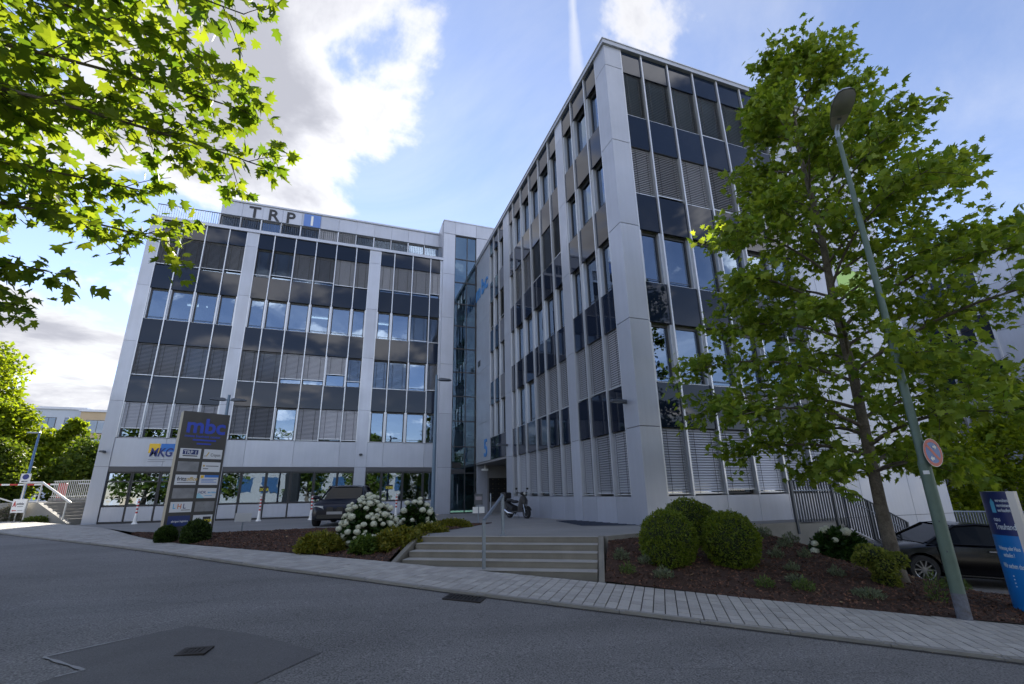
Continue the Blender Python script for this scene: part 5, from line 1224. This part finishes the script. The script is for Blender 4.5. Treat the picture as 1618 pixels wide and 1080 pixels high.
maple_l = leafmat('maple_leaf_backlit', (.062, .122, .014), (.160, .210, .022), .50)
def bez(a, b, c, n):
    t = np.linspace(0, 1, n)[:, None]; return (1-t)**2*np.array(a)+2*t*(1-t)*np.array(b)+t*t*np.array(c)
class TreeB:
    def __init__(s, seed): s.rng = np.random.default_rng(seed); s.wood = MB(); s.twig = MB(); s.LP = []; s.LD = []
    def leaves_on(s, pts, k, spread, outward=None):
        pts = np.asarray(pts); i = s.rng.integers(0, len(pts), k); P = pts[i]+s.rng.normal(0, spread, (k, 3)); dd = s.rng.normal(0, 1, (k, 3)); dd[:, 2] -= .55
        if outward is not None: dd += np.asarray(outward)*.7
        s.LP.append(P); s.LD.append(dd)
    def limb(s, pts, r0_, r1_, nsub, sublen, leaves_per, spread, sides=6, start=.3, flat=.45, subrise=.25):
        n = len(pts); s.wood.tube(pts, list(np.linspace(r0_, r1_, n)), sides, cap=False); rng = s.rng
        for k in range(nsub):
            t = start+(1-start)*(k+rng.random())/nsub; q = min(int(t*(n-1)), n-2); p = pts[q]+(pts[q+1]-pts[q])*(t*(n-1)-q)
            ax = pts[min(q+1, n-1)]-pts[q]; ax = ax/np.linalg.norm(ax); sd_ = np.cross(ax, [0, 0, 1]); sd_ /= np.linalg.norm(sd_)+1e-6
            a = rng.choice([-1, 1])*rng.uniform(.5, 1.0); L = sublen*(1.15-.6*t)*rng.uniform(.6, 1.25)
            dv = ax*rng.uniform(.5, .9)+sd_*a+np.array([0, 0, rng.normal(subrise, flat)]); dv /= np.linalg.norm(dv)
            e = p+dv*L; mid = p+dv*L*.5+np.array([0, 0, .06*L]); tw = bez(p, mid, e+np.array([0, 0, -.06*L]), 5)
            s.twig.tube(tw, list(np.linspace(max(r1_*.6, .006), .003, 5)), 4, cap=False)
            s.leaves_on(tw[1:], leaves_per, spread, dv)
        s.leaves_on(pts[-3:], leaves_per, spread)
    def finish(s, t, m, size, n_single, bark, tpl=(LEAF_V, LEAF_F), cam_near=True, tilt=.55, twigm=None, leafname='leaf'):
        s.wood.build('trunk', bark, t, smooth='full')
        if s.twig.v: tag(s.twig.build('twigs', twigm or twig_m, t, smooth='full', fix=False), kind='stuff')
        P = np.concatenate(s.LP); Dd = np.concatenate(s.LD); ok_ = np.linalg.norm(P-np.array([8.38, 4.55, .5]), axis=1) > .62; P, Dd = P[ok_], Dd[ok_]; sz_ = size*s.rng.uniform(.65, 1.2, len(P))
        if n_single:
            dist = np.linalg.norm(P, axis=1)/sz_; q = np.array([r2.x, r2.y, r2.z]); f_ = np.array([fw.x, fw.y, fw.z]); px = (P @ q)/(P @ f_); dist = dist+(np.abs(px) > 1.1)*1e3
            o = np.argsort(dist); a, b = o[:n_single], o[n_single:]
            X, Y, Z = basis(P[a], Dd[a], tilt, s.rng); single_leaves(P[a], (X, Y, Z), sz_[a], m, t)
        else: b = np.arange(len(P))
        ob, _ = leafmesh('crown', P[b], Dd[b], sz_[b], tpl, m, t, tilt, s.rng); ob['kind'] = 'stuff'
        return len(P)

# right maple
T = np.array([9.85, 6.45, -1.72]); tree = thing('maple_tree', T, 'young maple tree with full green crown before the right building', 'tree')
tb_ = TreeB(21); rng = tb_.rng
trunk = np.array([T+np.array([.0, 0, -.15]), T+[0, 0, .1], T+[.0, .0, .5], T+[-.01, .01, 1.4], T+[.01, 0, 2.6], T+[.03, -.02, 4.0], T+[.0, .02, 5.6], T+[.05, -.03, 7.4], T+[.03, .02, 9.4], T+[.10, -.03, 11.0], T+[.12, -.02, 12.6]])
tb_.wood.tube(trunk, [.24, .155, .122, .106, .098, .090, .080, .064, .045, .025, .008], 14, cap=False)
def rad_at(h): return float(np.interp(h, [1.8, 2.6, 4, 6, 8, 10, 12, 13.4], [2.0, 3.0, 3.45, 3.05, 2.25, 1.45, .64, .15]))
nl = 52
for i in range(nl):
    h = 2.15+9.9*(i/(nl-1))**1.02; az = i*2.399963+rng.normal(0, .25); Rr = rad_at(h)*rng.uniform(.74, 1.12)
    q = np.interp(h, np.array([0, .1, .5, 1.4, 2.6, 4, 5.6, 7.4, 9.4, 11.0, 12.6]), np.arange(11)); k = min(int(q), 9); p0 = trunk[k]+(trunk[k+1]-trunk[k])*(q-k)
    o = np.array([math.cos(az), math.sin(az), 0]); Rr *= 1+np.interp(h, [3, 10], [.10, .42])*(o[0]*.944-o[1]*.33); rise = Rr*np.interp(h, [2, 5, 9, 12], [.02, .26, .5, .8]); side = np.cross(o, [0, 0, 1])*rng.normal(0, .15)*Rr
    pts = bez(p0, p0+o*Rr*.5+[0, 0, rise*.75+.18*Rr], p0+o*Rr+side+[0, 0, rise], 9)
    tb_.limb(pts, float(np.interp(h, [2, 12], [.045, .014])), .008, int(8+Rr*6.0), .72+.14*Rr, 21, .10, 6, .15, .42)
# low fringe of foliage on the underside
for az, L in ((3.4, 1.7), (5.3, 1.5), (1.0, 1.6), (2.4, 1.3), (4.4, 1.6), (-.3, 1.8)):
    p0 = T+np.array([0, 0, 2.0]); o = np.array([math.cos(az), math.sin(az), 0]); tb_.limb(bez(p0, p0+o*L*.5+[0, 0, .35], p0+o*L+[0, 0, -.05], 7), .03, .007, 8, .6, 16, .09)
kp_ = np.random.default_rng(9)
for i_ in range(len(tb_.LP)):
    m_ = kp_.random(len(tb_.LP[i_])) > .12; tb_.LP[i_] = tb_.LP[i_][m_]; tb_.LD[i_] = tb_.LD[i_][m_]
nR = tb_.finish(tree, maple_r, .165, 300, bark_m)

# left maple: trunk out of sight, its limbs reach over the road
T2 = np.array([-6.3, 2.2, -1.25]); tree2 = thing('maple_tree', T2, 'maple branches hanging into view at the upper left', 'tree')
tl = TreeB(5); rng = tl.rng
tk = np.array([T2, T2+[.05, .03, 1.0], T2+[.1, .1, 2.4], T2+[.15, .2, 4.0], T2+[.1, .25, 6.0], T2+[.2, .3, 8.5]])
tl.wood.tube(tk, [.24, .19, .17, .15, .1, .03], 14, cap=False)
tips = [((-1.35, 4.15, 4.72), 3.4, 16), ((-1.55, 4.5, 4.35), 3.2, 12), ((-1.02, 4.80, 3.42), 2.9, 15), ((-1.28, 4.62, 3.95), 3.0, 16), ((-1.98, 5.25, 2.62), 2.3, 17), ((-2.25, 5.2, 3.15), 2.5, 16), ((-1.75, 4.7, 3.55), 2.7, 14),
        ((-3.02, 5.55, 2.25), 1.9, 12), ((-3.5, 6.1, 2.0), 1.7, 10), ((-2.7, 5.0, 3.8), 3.0, 16), ((-2.9, 4.6, 4.6), 3.6, 16), ((-2.2, 4.35, 4.9), 3.7, 12), ((-3.3, 4.9, 4.2), 3.3, 16), ((-3.4, 4.4, 5.2), 4.1, 16), ((-3.8, 5.4, 3.2), 2.6, 15), ((-3.1, 5.3, 3.2), 2.5, 16),
        ((-3.6, 3.9, 5.9), 4.6, 12), ((-2.4, 3.7, 5.9), 4.6, 10), ((-4.4, 5.3, 4.2), 3.3, 12), ((-4.4, 4.6, 5.4), 4.3, 12), ((-4.8, 5.6, 3.0), 2.4, 10)]
for tip, h, ns in tips:
    tip = np.array(tip); q = np.interp(h, [0, 1.0, 2.4, 4.0, 6.0, 8.5], np.arange(6)); k = min(int(q), 4); p0 = tk[k]+(tk[k+1]-tk[k])*(q-k)
    mid = (p0+tip)/2+np.array([0, 0, .55])+rng.normal(0, .12, 3)
    tl.limb(bez(p0, mid, tip, 12), .035, .006, ns+8, .62, 14, .09, 6, .42, .32, .0)
# the unseen rest of the crown, thinner
for i in range(16):
    h = 3.2+i*.33; az = i*2.4+2.2; 
    if -1.0 < ((az+math.pi) % (2*math.pi))-math.pi < 1.1: az += math.pi
    p0 = tk[3]+[0, 0, (h-4)*.9]; o = np.array([math.cos(az), math.sin(az), 0]); L = 2.6
    tl.limb(bez(p0, p0+o*L*.5+[0, 0, .9], p0+o*L+[0, 0, .9], 8), .035, .008, 9, .7, 8, .09)
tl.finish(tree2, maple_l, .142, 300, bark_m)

# generic broadleaf trees for the distance and for the far side of the street
far_bright = leafmat('far_leaf_bright', (.085, .135, .010), (.20, .25, .018), .55); far_dark = leafmat('far_leaf_dark', (.040, .075, .010), (.11, .15, .018), .4)
def broad_tree(name, loc, h, R_, label, m, seed, group, k=5000, lsize=.30, trunk_h=.25):
    t = thing(name, loc, label, 'tree', group); g_ = np.random.default_rng(seed); loc = np.array(loc, float)
    w_ = MB(); w_.tube([loc+[0, 0, -.3], loc+[0, 0, h*trunk_h], loc+[.1, 0, h*.6], loc+[0, 0, h*.92]], [.04*h*.6, .03*h*.6, .018*h*.6, .01], 8, cap=False)
    cl = []
    nb = 26
    for i in range(nb):
        az = i*2.4+g_.normal(0, .3); f = (i+.5)/nb; hh = h*(trunk_h*.6+(.98-trunk_h*.6)*f); rr_ = R_*math.sin(math.pi*min(.97, .22+.74*f))**.75*g_.uniform(.55, 1.05)
        c = loc+np.array([math.cos(az)*rr_*.78, math.sin(az)*rr_*.78, hh]); w_.tube([loc+[0, 0, hh*.75], (loc+[0, 0, hh*.8]+c)/2, c], [.012*h*.5, .008*h*.5, .01], 5, cap=False); cl.append((c, R_*g_.uniform(.24, .42)))
    w_.build('trunk', bark_m, t, smooth='full')
    P = []
    for c, r_ in cl:
        n_ = k//nb; v = g_.normal(0, 1, (n_, 3)); v /= np.linalg.norm(v, axis=1)[:, None]; P.append(c+v*(r_*g_.random(n_)**.45)[:, None]*np.array([1.15, 1.15, .8]))
    P = np.concatenate(P); P = P[P[:, 2] > loc[2]+.25]; Dd = g_.normal(0, 1, P.shape); Dd[:, 2] -= .4
    ob, _ = leafmesh('crown', P, Dd, lsize*g_.uniform(.6, 1.3, len(P)), (QD_V, QD_F), m, t, .7, g_); ob['kind'] = 'stuff'
    return t
GL = 'trees beyond the left building'
broad_tree('broadleaf_tree', (-31.5, 50.5, -.5), 14.0, 5.5, 'tallest sunlit tree at the left edge of the picture', far_bright, 31, GL, 15000, .42)
broad_tree('broadleaf_tree', (-27.5, 50.0, -.5), 8.6, 4.0, 'rounded bright tree behind the thin blue lamp', far_bright, 32, GL, 12000, .36)
broad_tree('broadleaf_tree', (-23.5, 52.0, -.5), 7.6, 1.5, 'slender yellow green tree before the far buildings', far_bright, 33, GL, 5000, .34)
broad_tree('broadleaf_tree', (-19.5, 47.0, -.5), 4.9, 3.2, 'darker bushy tree just left of the left building', far_dark, 34, GL, 10000, .32, .1)
broad_tree('broadleaf_tree', (-24.5, 44.0, -.5), 4.6, 3.0, 'low dark bush behind the garden fence', far_dark, 35, GL, 8000, .28, .05)
broad_tree('broadleaf_tree', (-29.5, 43.0, -.5), 4.8, 3.0, 'dark leafy bush at the far left above the railing', far_dark, 36, GL, 8000, .28, .05)
GRr = 'trees between the right hand buildings'
broad_tree('broadleaf_tree', (30.0, 16.5, -2.6), 7.4, 2.6, 'bright yellow green tree above the fence behind the black car', far_bright, 41, GRr, 9000, .24, .1)
broad_tree('broadleaf_tree', (34.5, 15.5, -2.7), 6.4, 2.6, 'bright yellow green tree nearest the far right building', far_bright, 42, GRr, 9000, .24, .1)
broad_tree('broadleaf_tree', (26.0, 17.5, -2.5), 3.8, 1.9, 'small bright bush close to the blank tower', far_bright, 43, GRr, 6000, .20, .05)
GO = 'street trees on the near side of the road'
for i, (s, n, h) in enumerate(((-19, -2.0, 9.5), (5.5, -3.4, 10), (14, -3.8, 9), (23, -4.5, 10), (-11, -9.0, 11), (1.5, -12.0, 12), (11, -14, 11), (-24, -12, 12), (-34, -5, 10))):
    x, y = XY(s, n); broad_tree('broadleaf_tree', (x, y, float(G(s))-.1), h, 3.4, 'street tree behind the viewer seen only mirrored in the windows', far_dark, 60+i, GO, 5000, .34)

# clipped box bushes
box_leaf = leafmat('box_leaf', (.058, .105, .010), (.155, .190, .020), .25, .4)
def clipped(name, lobes, label, m, k, ls, loc, group=None, rough=.06, cat='bush'):
    t = thing(name, loc, label, cat, group); g_ = np.random.default_rng(int(abs(loc[0]*100))+3); P = []; Nn = []
    mb = MB()
    for c, r_ in lobes: mb.ell(c, [q*.90 for q in r_], 20, 14)
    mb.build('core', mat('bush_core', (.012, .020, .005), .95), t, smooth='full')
    A_ = [r_[0]*r_[2] for c, r_ in lobes]; tot_ = sum(A_)
    for (c, r_), a in zip(lobes, A_):
        n_ = int(k*a/tot_); v = g_.normal(0, 1, (n_, 3)); v /= np.linalg.norm(v, axis=1)[:, None]
        lump = (1+(g_.random(n_) < .05)*g_.uniform(0, .13, n_))*(1+.035*np.sin(v[:, 0]*17)*np.sin(v[:, 1]*19+1)*np.sin(v[:, 2]*15))+rough*np.sin(v[:, 0]*7+1)*np.sin(v[:, 1]*6+2)*np.sin(v[:, 2]*6.5)+g_.normal(0, .022, n_)
        P.append(np.array(c)+v*np.array(r_)*(lump*(.94+.06*g_.random(n_)))[:, None]); Nn.append(v)
    P = np.concatenate(P); v = np.concatenate(Nn); keep = np.ones(len(P), bool)
    for c, r_ in lobes: keep &= (((P-np.array(c))/np.array(r_))**2).sum(1) > .80
    P, v = P[keep], v[keep]
    Dd = v*.6+g_.normal(0, .6, P.shape); Dd[:, 2] += .15
    X, Y, Z = basis(P, Dd, 1.2, g_)
    ob, _ = leafmesh('foliage', P, Dd, ls*g_.uniform(.6, 1.3, len(P)), (OV, OV_F), m, t, 1.0, g_); ob['kind'] = 'stuff'
    return t
GB = 'clipped box bushes in the right bed'
clipped('box_bush', [((6.03, 8.03, -.92), (.53, .52, .54)), ((5.90, 7.95, -1.08), (.42, .42, .38)), ((6.12, 8.05, -.74), (.36, .38, .32))], 'clipped box bush nearest the front steps', box_leaf, 16000, .042, (6.03, 8.03, -1.45), GB)
clipped('box_bush', [((7.10, 7.55, -.95), (.50, .50, .53)), ((7.24, 7.52, -1.02), (.38, .38, .42)), ((7.0, 7.6, -.76), (.34, .36, .28))], 'clipped box bush on the right of the front pair', box_leaf, 16000, .042, (7.1, 7.55, -1.5), GB)
clipped('box_bush', [((7.30, 9.0, -.60), (.46, .45, .42)), ((7.62, 9.0, -.64), (.40, .42, .36)), ((7.45, 8.9, -.9), (.52, .4, .4))], 'clipped box bush rising behind the front pair', box_leaf, 14000, .042, (7.4, 8.95, -1.3), GB)
for i, (c, r_, l) in enumerate((((-4.52, 15.62, -.98), .24, 'small dark box ball at the left foot of the totem'), ((-3.72, 15.2, -.93), .33, 'larger dark box ball in front of the totem'))):
    clipped('box_bush', [(c, (r_, r_, r_*1.05))], l, leafmat('box_leaf_dark%d' % i, (.018, .038, .010), (.045, .075, .014), .2, .4), 6000, .05, (c[0], c[1], c[2]-.3), 'box balls by the totem')
# leaning privet before the maple trunk
pq = random.Random(5); pl_l = []
for i in range(15):
    h_ = pq.random(); pl_l.append(((9.18-.30*h_+pq.uniform(-.20, .20)*(.3+h_), 6.12+pq.uniform(-.18, .18)*(.3+h_), -1.66+.60*h_), (.09+.08*h_, .09+.08*h_, .08+.06*pq.random())))
clipped('privet_shrub', pl_l, 'loose top heavy shrub in front of the maple trunk', leafmat('privet_leaf', (.085, .125, .018), (.23, .25, .055), .35), 8000, .05, (9.1, 6.1, -1.75), None, .3, 'shrub')

# hydrangeas: leaves and white flower heads
hyd_leaf = leafmat('hydrangea_leaf', (.012, .035, .008), (.035, .075, .014), .2, .45)
petal = mat('hydrangea_petal', (.62, .63, .50), .7, island=.12)
def hydrangea(loc, rx, ry, rzz, nheads, label, seed, head=.10, k=2600, left_bias=0, lowheads=.15):
    t = thing('hydrangea', loc, label, 'hydrangea', 'white hydrangeas'); g_ = np.random.default_rng(seed); loc = np.array(loc)
    v = g_.normal(0, 1, (k, 3)); v /= np.linalg.norm(v, axis=1)[:, None]; v[:, 2] = np.abs(v[:, 2])
    P = loc+v*np.array([rx, ry, rzz])*(.45+.5*g_.random(k)**.5)[:, None]; Dd = v+g_.normal(0, .5, (k, 3)); Dd[:, 2] -= .5
    ob, _ = leafmesh('leaves', P, Dd, .13*g_.uniform(.6, 1.2, k), (OV, OV_F), hyd_leaf, t, .6, g_); ob['kind'] = 'stuff'
    st_ = MB()
    for i in range(26):
        a = g_.random()*6.28; st_.tube([loc+[math.cos(a)*.08, math.sin(a)*.08, 0], loc+[math.cos(a)*rx*.6, math.sin(a)*ry*.6, rzz*.8]], [.012, .006], 5, cap=False)
    st_.build('stems', twig_m, t)
    heads = []; tries = 0; cd_ = -loc/np.linalg.norm(loc)
    while len(heads) < nheads and tries < 6000:
        tries += 1; v = g_.normal(0, 1, 3); v[2] = abs(v[2])*1.2+(-.5 if g_.random() < lowheads else .15); v /= np.linalg.norm(v)
        if v @ cd_ < .0: continue
        p = loc+np.maximum(v, [-9, -9, .05])*np.array([rx, ry, rzz])*g_.uniform(.92, 1.08); r_ = head*g_.uniform(.6, 1.15)
        if all(np.linalg.norm(p-q[0]) > (r_+q[1])*.72 for q in heads): heads.append((p, r_))
    for p, r_ in heads:
        n_ = 230; u = g_.normal(0, 1, (n_, 3)); u /= np.linalg.norm(u, axis=1)[:, None]; Pp = p+u*r_*np.array([1, 1, .82])*(.9+.12*g_.random(n_))[:, None]
        Dd = np.cross(u, g_.normal(0, 1, (n_, 3)))+.25*u
        # florets lie flat on the head
        Y = Dd/np.linalg.norm(Dd, axis=1)[:, None]; X = np.cross(Y, u); X /= np.linalg.norm(X, axis=1)[:, None]; s_ = r_*.34
        TV = QD_V-np.array([0, .5, 0]); V = Pp[:, None]+s_*(TV[None, :, 0, None]*X[:, None]+TV[None, :, 1, None]*Y[:, None]+TV[None, :, 2, None]*u[:, None])
        F = (np.arange(n_)[:, None, None]*4+QD_F[None]).reshape(-1, 3)
        V = V.reshape(-1, 3); c = MB().ell(p, (r_*.86, r_*.86, r_*.72), 10, 7); nv = len(V)
        cf = np.array([q for f in c.f for q in ((f[0], f[1], f[2]), (f[0], f[2], f[3]))])+nv
        rawmesh('flower_head', np.vstack([V, np.array(c.v)]), np.vstack([F, cf]), petal, t)
    return t
hydrangea((.60, 12.6, -1.12), .72, .62, 1.05, 95, 'large white hydrangea in full bloom left of the steps', 4, .080, 3600)
hydrangea((2.0, 13.9, -1.05), .55, .5, .90, 24, 'smaller white hydrangea beside the slim lamp', 9, .088, 2000, 0, .3)
hydrangea((10.75, 8.15, -1.52), .75, .5, .62, 6, 'leafy hydrangea with few white heads left of the maple trunk', 14, .10, 3600, 0, 0)
# extra heads to the right of the trunk belong to the same plant
# low yellow green ground cover
gc_leaf = leafmat('cranesbill_leaf', (.080, .105, .012), (.21, .185, .028), .25, .5)
def mound(loc, rx, ry, rzz, label, k, m=gc_leaf, ls=.075, name='ground_cover', cat='ground cover', seed=1, group=None):
    t = thing(name, loc, label, cat, group); g_ = np.random.default_rng(seed); v = g_.normal(0, 1, (k, 3)); v /= np.linalg.norm(v, axis=1)[:, None]; v[:, 2] = np.abs(v[:, 2])
    P = np.array(loc)+v*np.array([rx, ry, rzz])*(.62+.45*g_.random(k)**.6)[:, None]*(1+.12*np.sin(v[:, 0]*9+seed)*np.sin(v[:, 1]*8))[:, None]; Dd = v*.5+g_.normal(0, .6, (k, 3)); Dd[:, 2] -= .1
    ob, _ = leafmesh('leaves', P, Dd, ls*g_.uniform(.6, 1.3, k), (OV, OV_F), m, t, .5, g_); ob['kind'] = 'stuff'; st_ = MB()
    for i in range(12): a = g_.random()*6.28; st_.tube([np.array(loc)+[0, 0, -.04], np.array(loc)+[math.cos(a)*rx*.7, math.sin(a)*ry*.7, rzz*.6]], [.008, .003], 4, cap=False)
    st_.build('stems', twig_m, t); return t
GG = 'yellow green ground cover mounds'
mound((-.45, 11.95, -1.18), .48, .40, .36, 'yellow green leafy mound left of the large hydrangea', 3800, seed=3, group=GG)
mound((1.28, 11.5, -1.17), .62, .50, .40, 'broad yellow green leafy mound between hydrangea and steps', 6500, seed=4, group=GG)
mound((2.15, 12.7, -1.05), .5, .45, .28, 'yellow green leafy mound behind the step stringer', 3800, seed=5, group=GG)
mound((.50, 11.35, -1.2), .30, .26, .30, 'small green leafy mound at the foot of the large hydrangea', 2200, leafmat('geranium_leaf', (.035, .075, .012), (.09, .13, .02), .25), seed=6, group=GG)
mound((3.15, 14.6, -1.02), .62, .42, .25, 'low yellow green strip at the tip of the left bed', 3000, seed=7, group=GG)
# small grey green herbs scattered over the right bed and a few on the left
herb = leafmat('herb_leaf', (.085, .115, .075), (.17, .20, .13), .2, .6); herb_g = leafmat('herb_leaf_green', (.06, .10, .03), (.13, .18, .05), .2, .6)
def herb_plant(x, y, r_, h, label, seed, m=herb, name='herb_plant', bedn='planting_bed_right'):
    z = bed_z(bedn, x, y); t = thing(name, (x, y, z), label, 'herb', 'small herbs in the beds'); g_ = np.random.default_rng(seed); k = int(260*(r_/.15)); a = g_.random(k)*6.28; q = g_.random(k)**.6
    P = np.c_[x+np.cos(a)*r_*q, y+np.sin(a)*r_*q, z+h*g_.random(k)*(1.1-q*.6)]; Dd = np.c_[np.cos(a)*q, np.sin(a)*q, .9+0*a]+g_.normal(0, .35, (k, 3))
    ob, _ = leafmesh('leaves', P, Dd, .055*g_.uniform(.6, 1.3, k), (np.c_[OV[:, 0]*.55, OV[:, 1:]], OV_F), m, t, .8, g_); ob['kind'] = 'stuff'; st_ = MB()
    for i in range(7): b = g_.random()*6.28; st_.tube([(x, y, z-.03), (x+math.cos(b)*r_*.7, y+math.sin(b)*r_*.7, z+h*.8)], [.005, .002], 4, cap=False)
    st_.build('stems', twig_m, t)
HB = [(5.15, 8.35, .14, .2, 'grey herb clump beside the right step stringer, upper one', herb), (4.95, 7.85, .13, .2, 'grey green herb clump low beside the right step stringer', herb_g), (5.45, 8.0, .12, .16, 'thin grey herb between stringer and clipped bushes', herb), (5.42, 7.45, .16, .17, 'grey herb near the pavement left of the clipped bushes', herb),
      (6.75, 6.55, .13, .16, 'small herb at the pavement under the right clipped bush', herb_g), (7.25, 6.25, .15, .18, 'green herb tuft at the pavement right of the clipped bushes', herb_g), (7.38, 6.5, .12, .17, 'grey herb just behind the green tuft', herb), (8.0, 5.75, .22, .12, 'sprawling grey herb mat by the pavement in front of the maple', herb),
      (8.35, 7.7, .14, .2, 'grey herb in mid bed right of the clipped bushes', herb), (8.9, 8.9, .15, .24, 'tall grey herb near the terrace edge', herb), (9.3, 8.3, .14, .24, 'grey herb cluster below the terrace edge', herb), (9.0, 7.6, .12, .17, 'lone grey herb in the middle of the bark', herb),
      (7.9, 7.0, .12, .14, 'thin herb in bare bark before the clipped bushes', herb), (9.75, 9.3, .2, .26, 'wide grey herb under the landing corner', herb), (10.3, 9.0, .18, .24, 'grey herb at the side stair wall', herb), (8.5, 6.6, .12, .15, 'small grey herb left of the loose shrub', herb), (8.3, 9.3, .13, .2, 'grey herb by the terrace edge behind the clipped bushes', herb)]
for i, (x, y, r_, h, l, m) in enumerate(HB): herb_plant(x, y, r_, h, l, 80+i, m)
herb_plant(8.95, 5.35, .12, .5, 'tall thin lavender at the foot of the green lamp', 99, herb_g, 'lavender')
herb_plant(10.6, 6.0, .2, .22, 'grassy weeds between the lamp and the black car', 98, herb_g, 'weed_clump')
lav = leafmat('lavender_leaf', (.07, .09, .045), (.20, .17, .15), .2, .6)
for i, (s, n, l) in enumerate(((-31.6, 19.95, 'sunlit lavender clump under the pharmacy sign'), (-33.0, 20.4, 'sunlit lavender clump left of the pharmacy sign'), (-34.6, 21.0, 'sunlit lavender clump farther left behind the railing'), (-36.4, 21.9, 'lavender clump at the left edge'))):
    x, y = XY(s, n); mound((x, y, -1.05), .85, .45, .75, l, 2600, lav, .10, 'lavender', 'lavender', 20+i, 'lavender by the garden steps')
x, y = XY(-29.6, 19.7); mound((x, y, -1.1), .6, .3, .3, 'low dark plants at the foot of the garden steps', 900, far_dark, .09, 'ground_cover', 'ground cover', 31, None)
# fallen leaf
MB().add([(8.62, 4.98, -1.74), (8.74, 4.94, -1.73), (8.82, 4.98, -1.74), (8.72, 5.04, -1.735)], [(0, 1, 2, 3)]).build('fallen_leaf', mat('dry_leaf', (.34, .28, .17), .8)) if False else None
# ---------------------------------------------------------------- background buildings
def simple_building(name, label, boxes, wins, wall, winm, loc):
    t = thing(name, loc, label, 'building')
    for i, b in enumerate(boxes): MB().box(*b).build('wall', wall, t)
    return t
# silver building at the far right: long side faces left
B3 = thing('office_building', (41, 12, -2.5), 'silver panelled office block at the right edge', 'office building')
F3 = frame((40, 0, 0), (0, 1, 0), (-1, 0, 0)); z3 = [-3.2, .25, 3.4, 6.6, 9.8, 13.0, 16.3]
ue = [1.0, 4.3, 7.6, 10.4, 13.0, 14.9, 16.55]
for a, b in zip(ue[:-1], ue[1:]):
    for c, d_ in zip(z3[:-1], z3[1:]): panel(B3, F3, a, b, c, d_, w0=-.3, w1=0, g=.012)
MB().fbox(F3, 1.02, 22, -.6, -.03, -3.2, 16.3).build('wall_core', black_gap, B3)
ew = [16.55, 17.45, 18.35, 19.25, 20.15]
for a, b in zip(ew[:-1], ew[1:]):
    for k in range(5):
        z0 = -.6+3.3*k; MB().fbox(F3, a+.04, b-.04, -.028, -.005, z0+1.9, z0+3.28).build('spandrel', alu, B3)
        w = MB().fbox(F3, a+.04, b-.04, -.028, -.012, z0, z0+1.88).build('window', spandrel_m, B3)
        if k in (0, 1): blind(B3, F3, a+.06, b-.06, z0, z0+1.86, .98, MIDT, w=.06)
    MB().fbox(F3, a-.05, a+.05, -.02, .14, -3, 16.2).build('mullion', alu_fin, B3)
panel(B3, F3, 20.2, 22, -3.2, 16.3, w0=-.3, w1=0)
MB().fbox(F3, .9, 22.1, -1, .12, 16.3, 16.62).build('coping', alu, B3)
MB().box(40.6, 58, 1.02, 21.9, -3.2, 16.25).build('volume', alu, B3)
# glazed link block between the tower and that building
BK = thing('glass_link', (30, 22, -2.5), 'blue glass link block between the tower and the far right building', 'building')
FK = frame((0, 21.9, 0), (1, 0, 0), (0, -1, 0)); xk = np.arange(22.0, 39.9, 1.5)
kg = mat('link_glass', (.05, .13, .22), .03, ior=2.2)
for i, a in enumerate(xk[:-1]):
    for k in range(7):
        z0 = -2.8+2.1*k; MB().fbox(FK, a+.05, a+1.45, -.1, 0, z0+.06, z0+2.04).build('pane', kg if (k % 2 or i % 3 == 0) else alu, BK)
    MB().fbox(FK, a-.05, a+.05, -.15, .10, -2.9, 12.0).build('mullion', dark_frame, BK)
MB().fbox(FK, 21.9, 39.9, -.3, -.11, -3, 12.0).build('frame_wall', dark_frame, BK); MB().fbox(FK, 21.9, 39.95, -8, .12, 12.0, 12.3).build('roof', alu, BK)
# far buildings on the left
wall_g = mat('far_wall_grey', (.42, .47, .56), .7, var=.1, vscale=.4); wall_b = mat('far_wall_beige', (.46, .36, .25), .8, var=.1, vscale=.4); wall_o = mat('far_wall_terracotta', (.42, .22, .10), .8); fw_m = mat('far_window', (.04, .09, .18), .05, ior=1.9)
def far_block(label, x0, x1, y, z1, wall, nx, nz, zlo, wh, dep=14, low=None):
    t = thing('far_building', ((x0+x1)/2, y, -1), label, 'building'); F = frame((0, y, 0), (1, 0, 0), (0, -1, 0))
    MB().box(x0, x1, y, y+dep, -1.5, z1).build('wall', wall, t); MB().box(x0-.3, x1+.3, y-.3, y+dep+.3, z1, z1+.45).build('roof', alu, t)
    pw_ = (x1-x0)/nx
    for k in range(nz):
        zt = z1-zlo-k*3.6
        for i in range(nx):
            a = x0+pw_*(i+.18); b = x0+pw_*(i+.82); w = MB().fbox(F, a, b, .01, .07, zt-wh, zt).build('window', dark_frame, t)
            MB().fbox(F, a+.1, (a+b)/2-.05, .072, .09, zt-wh+.1, zt-.1).build('pane', fw_m, w); MB().fbox(F, (a+b)/2+.05, b-.1, .072, .09, zt-wh+.1, zt-.1).build('pane', fw_m, w)
    if low: MB().fbox(F, x0+.05, x1-.05, .012, .05, low[0], low[1]).build('brick_band', wall_o, t)
    return t
far_block('grey blue building with flat roof far behind the left trees', -72, -50.2, 113, 17.2, wall_g, 6, 3, 1.6, 2.2, 14, (7.6, 11.6))
far_block('beige building with blue windows just left of the left building', -50.0, -38, 111, 16.6, wall_b, 2, 4, 1.6, 2.6)
# a low pale building across the street (it shows only as reflections)
AC = thing('far_building', (-6, -30, -1), 'low grey building across the street seen only mirrored in the glass', 'building')
MB().box(-30, 40, -46, -32, -2.5, 4.5).build('wall', mat('render_white', (.30, .30, .30), .8), AC)
for i in range(18): MB().box(-29+3.8*i, -26.6+3.8*i, -31.99, -31.9, .8, 3.4).build('window', fw_m, AC)
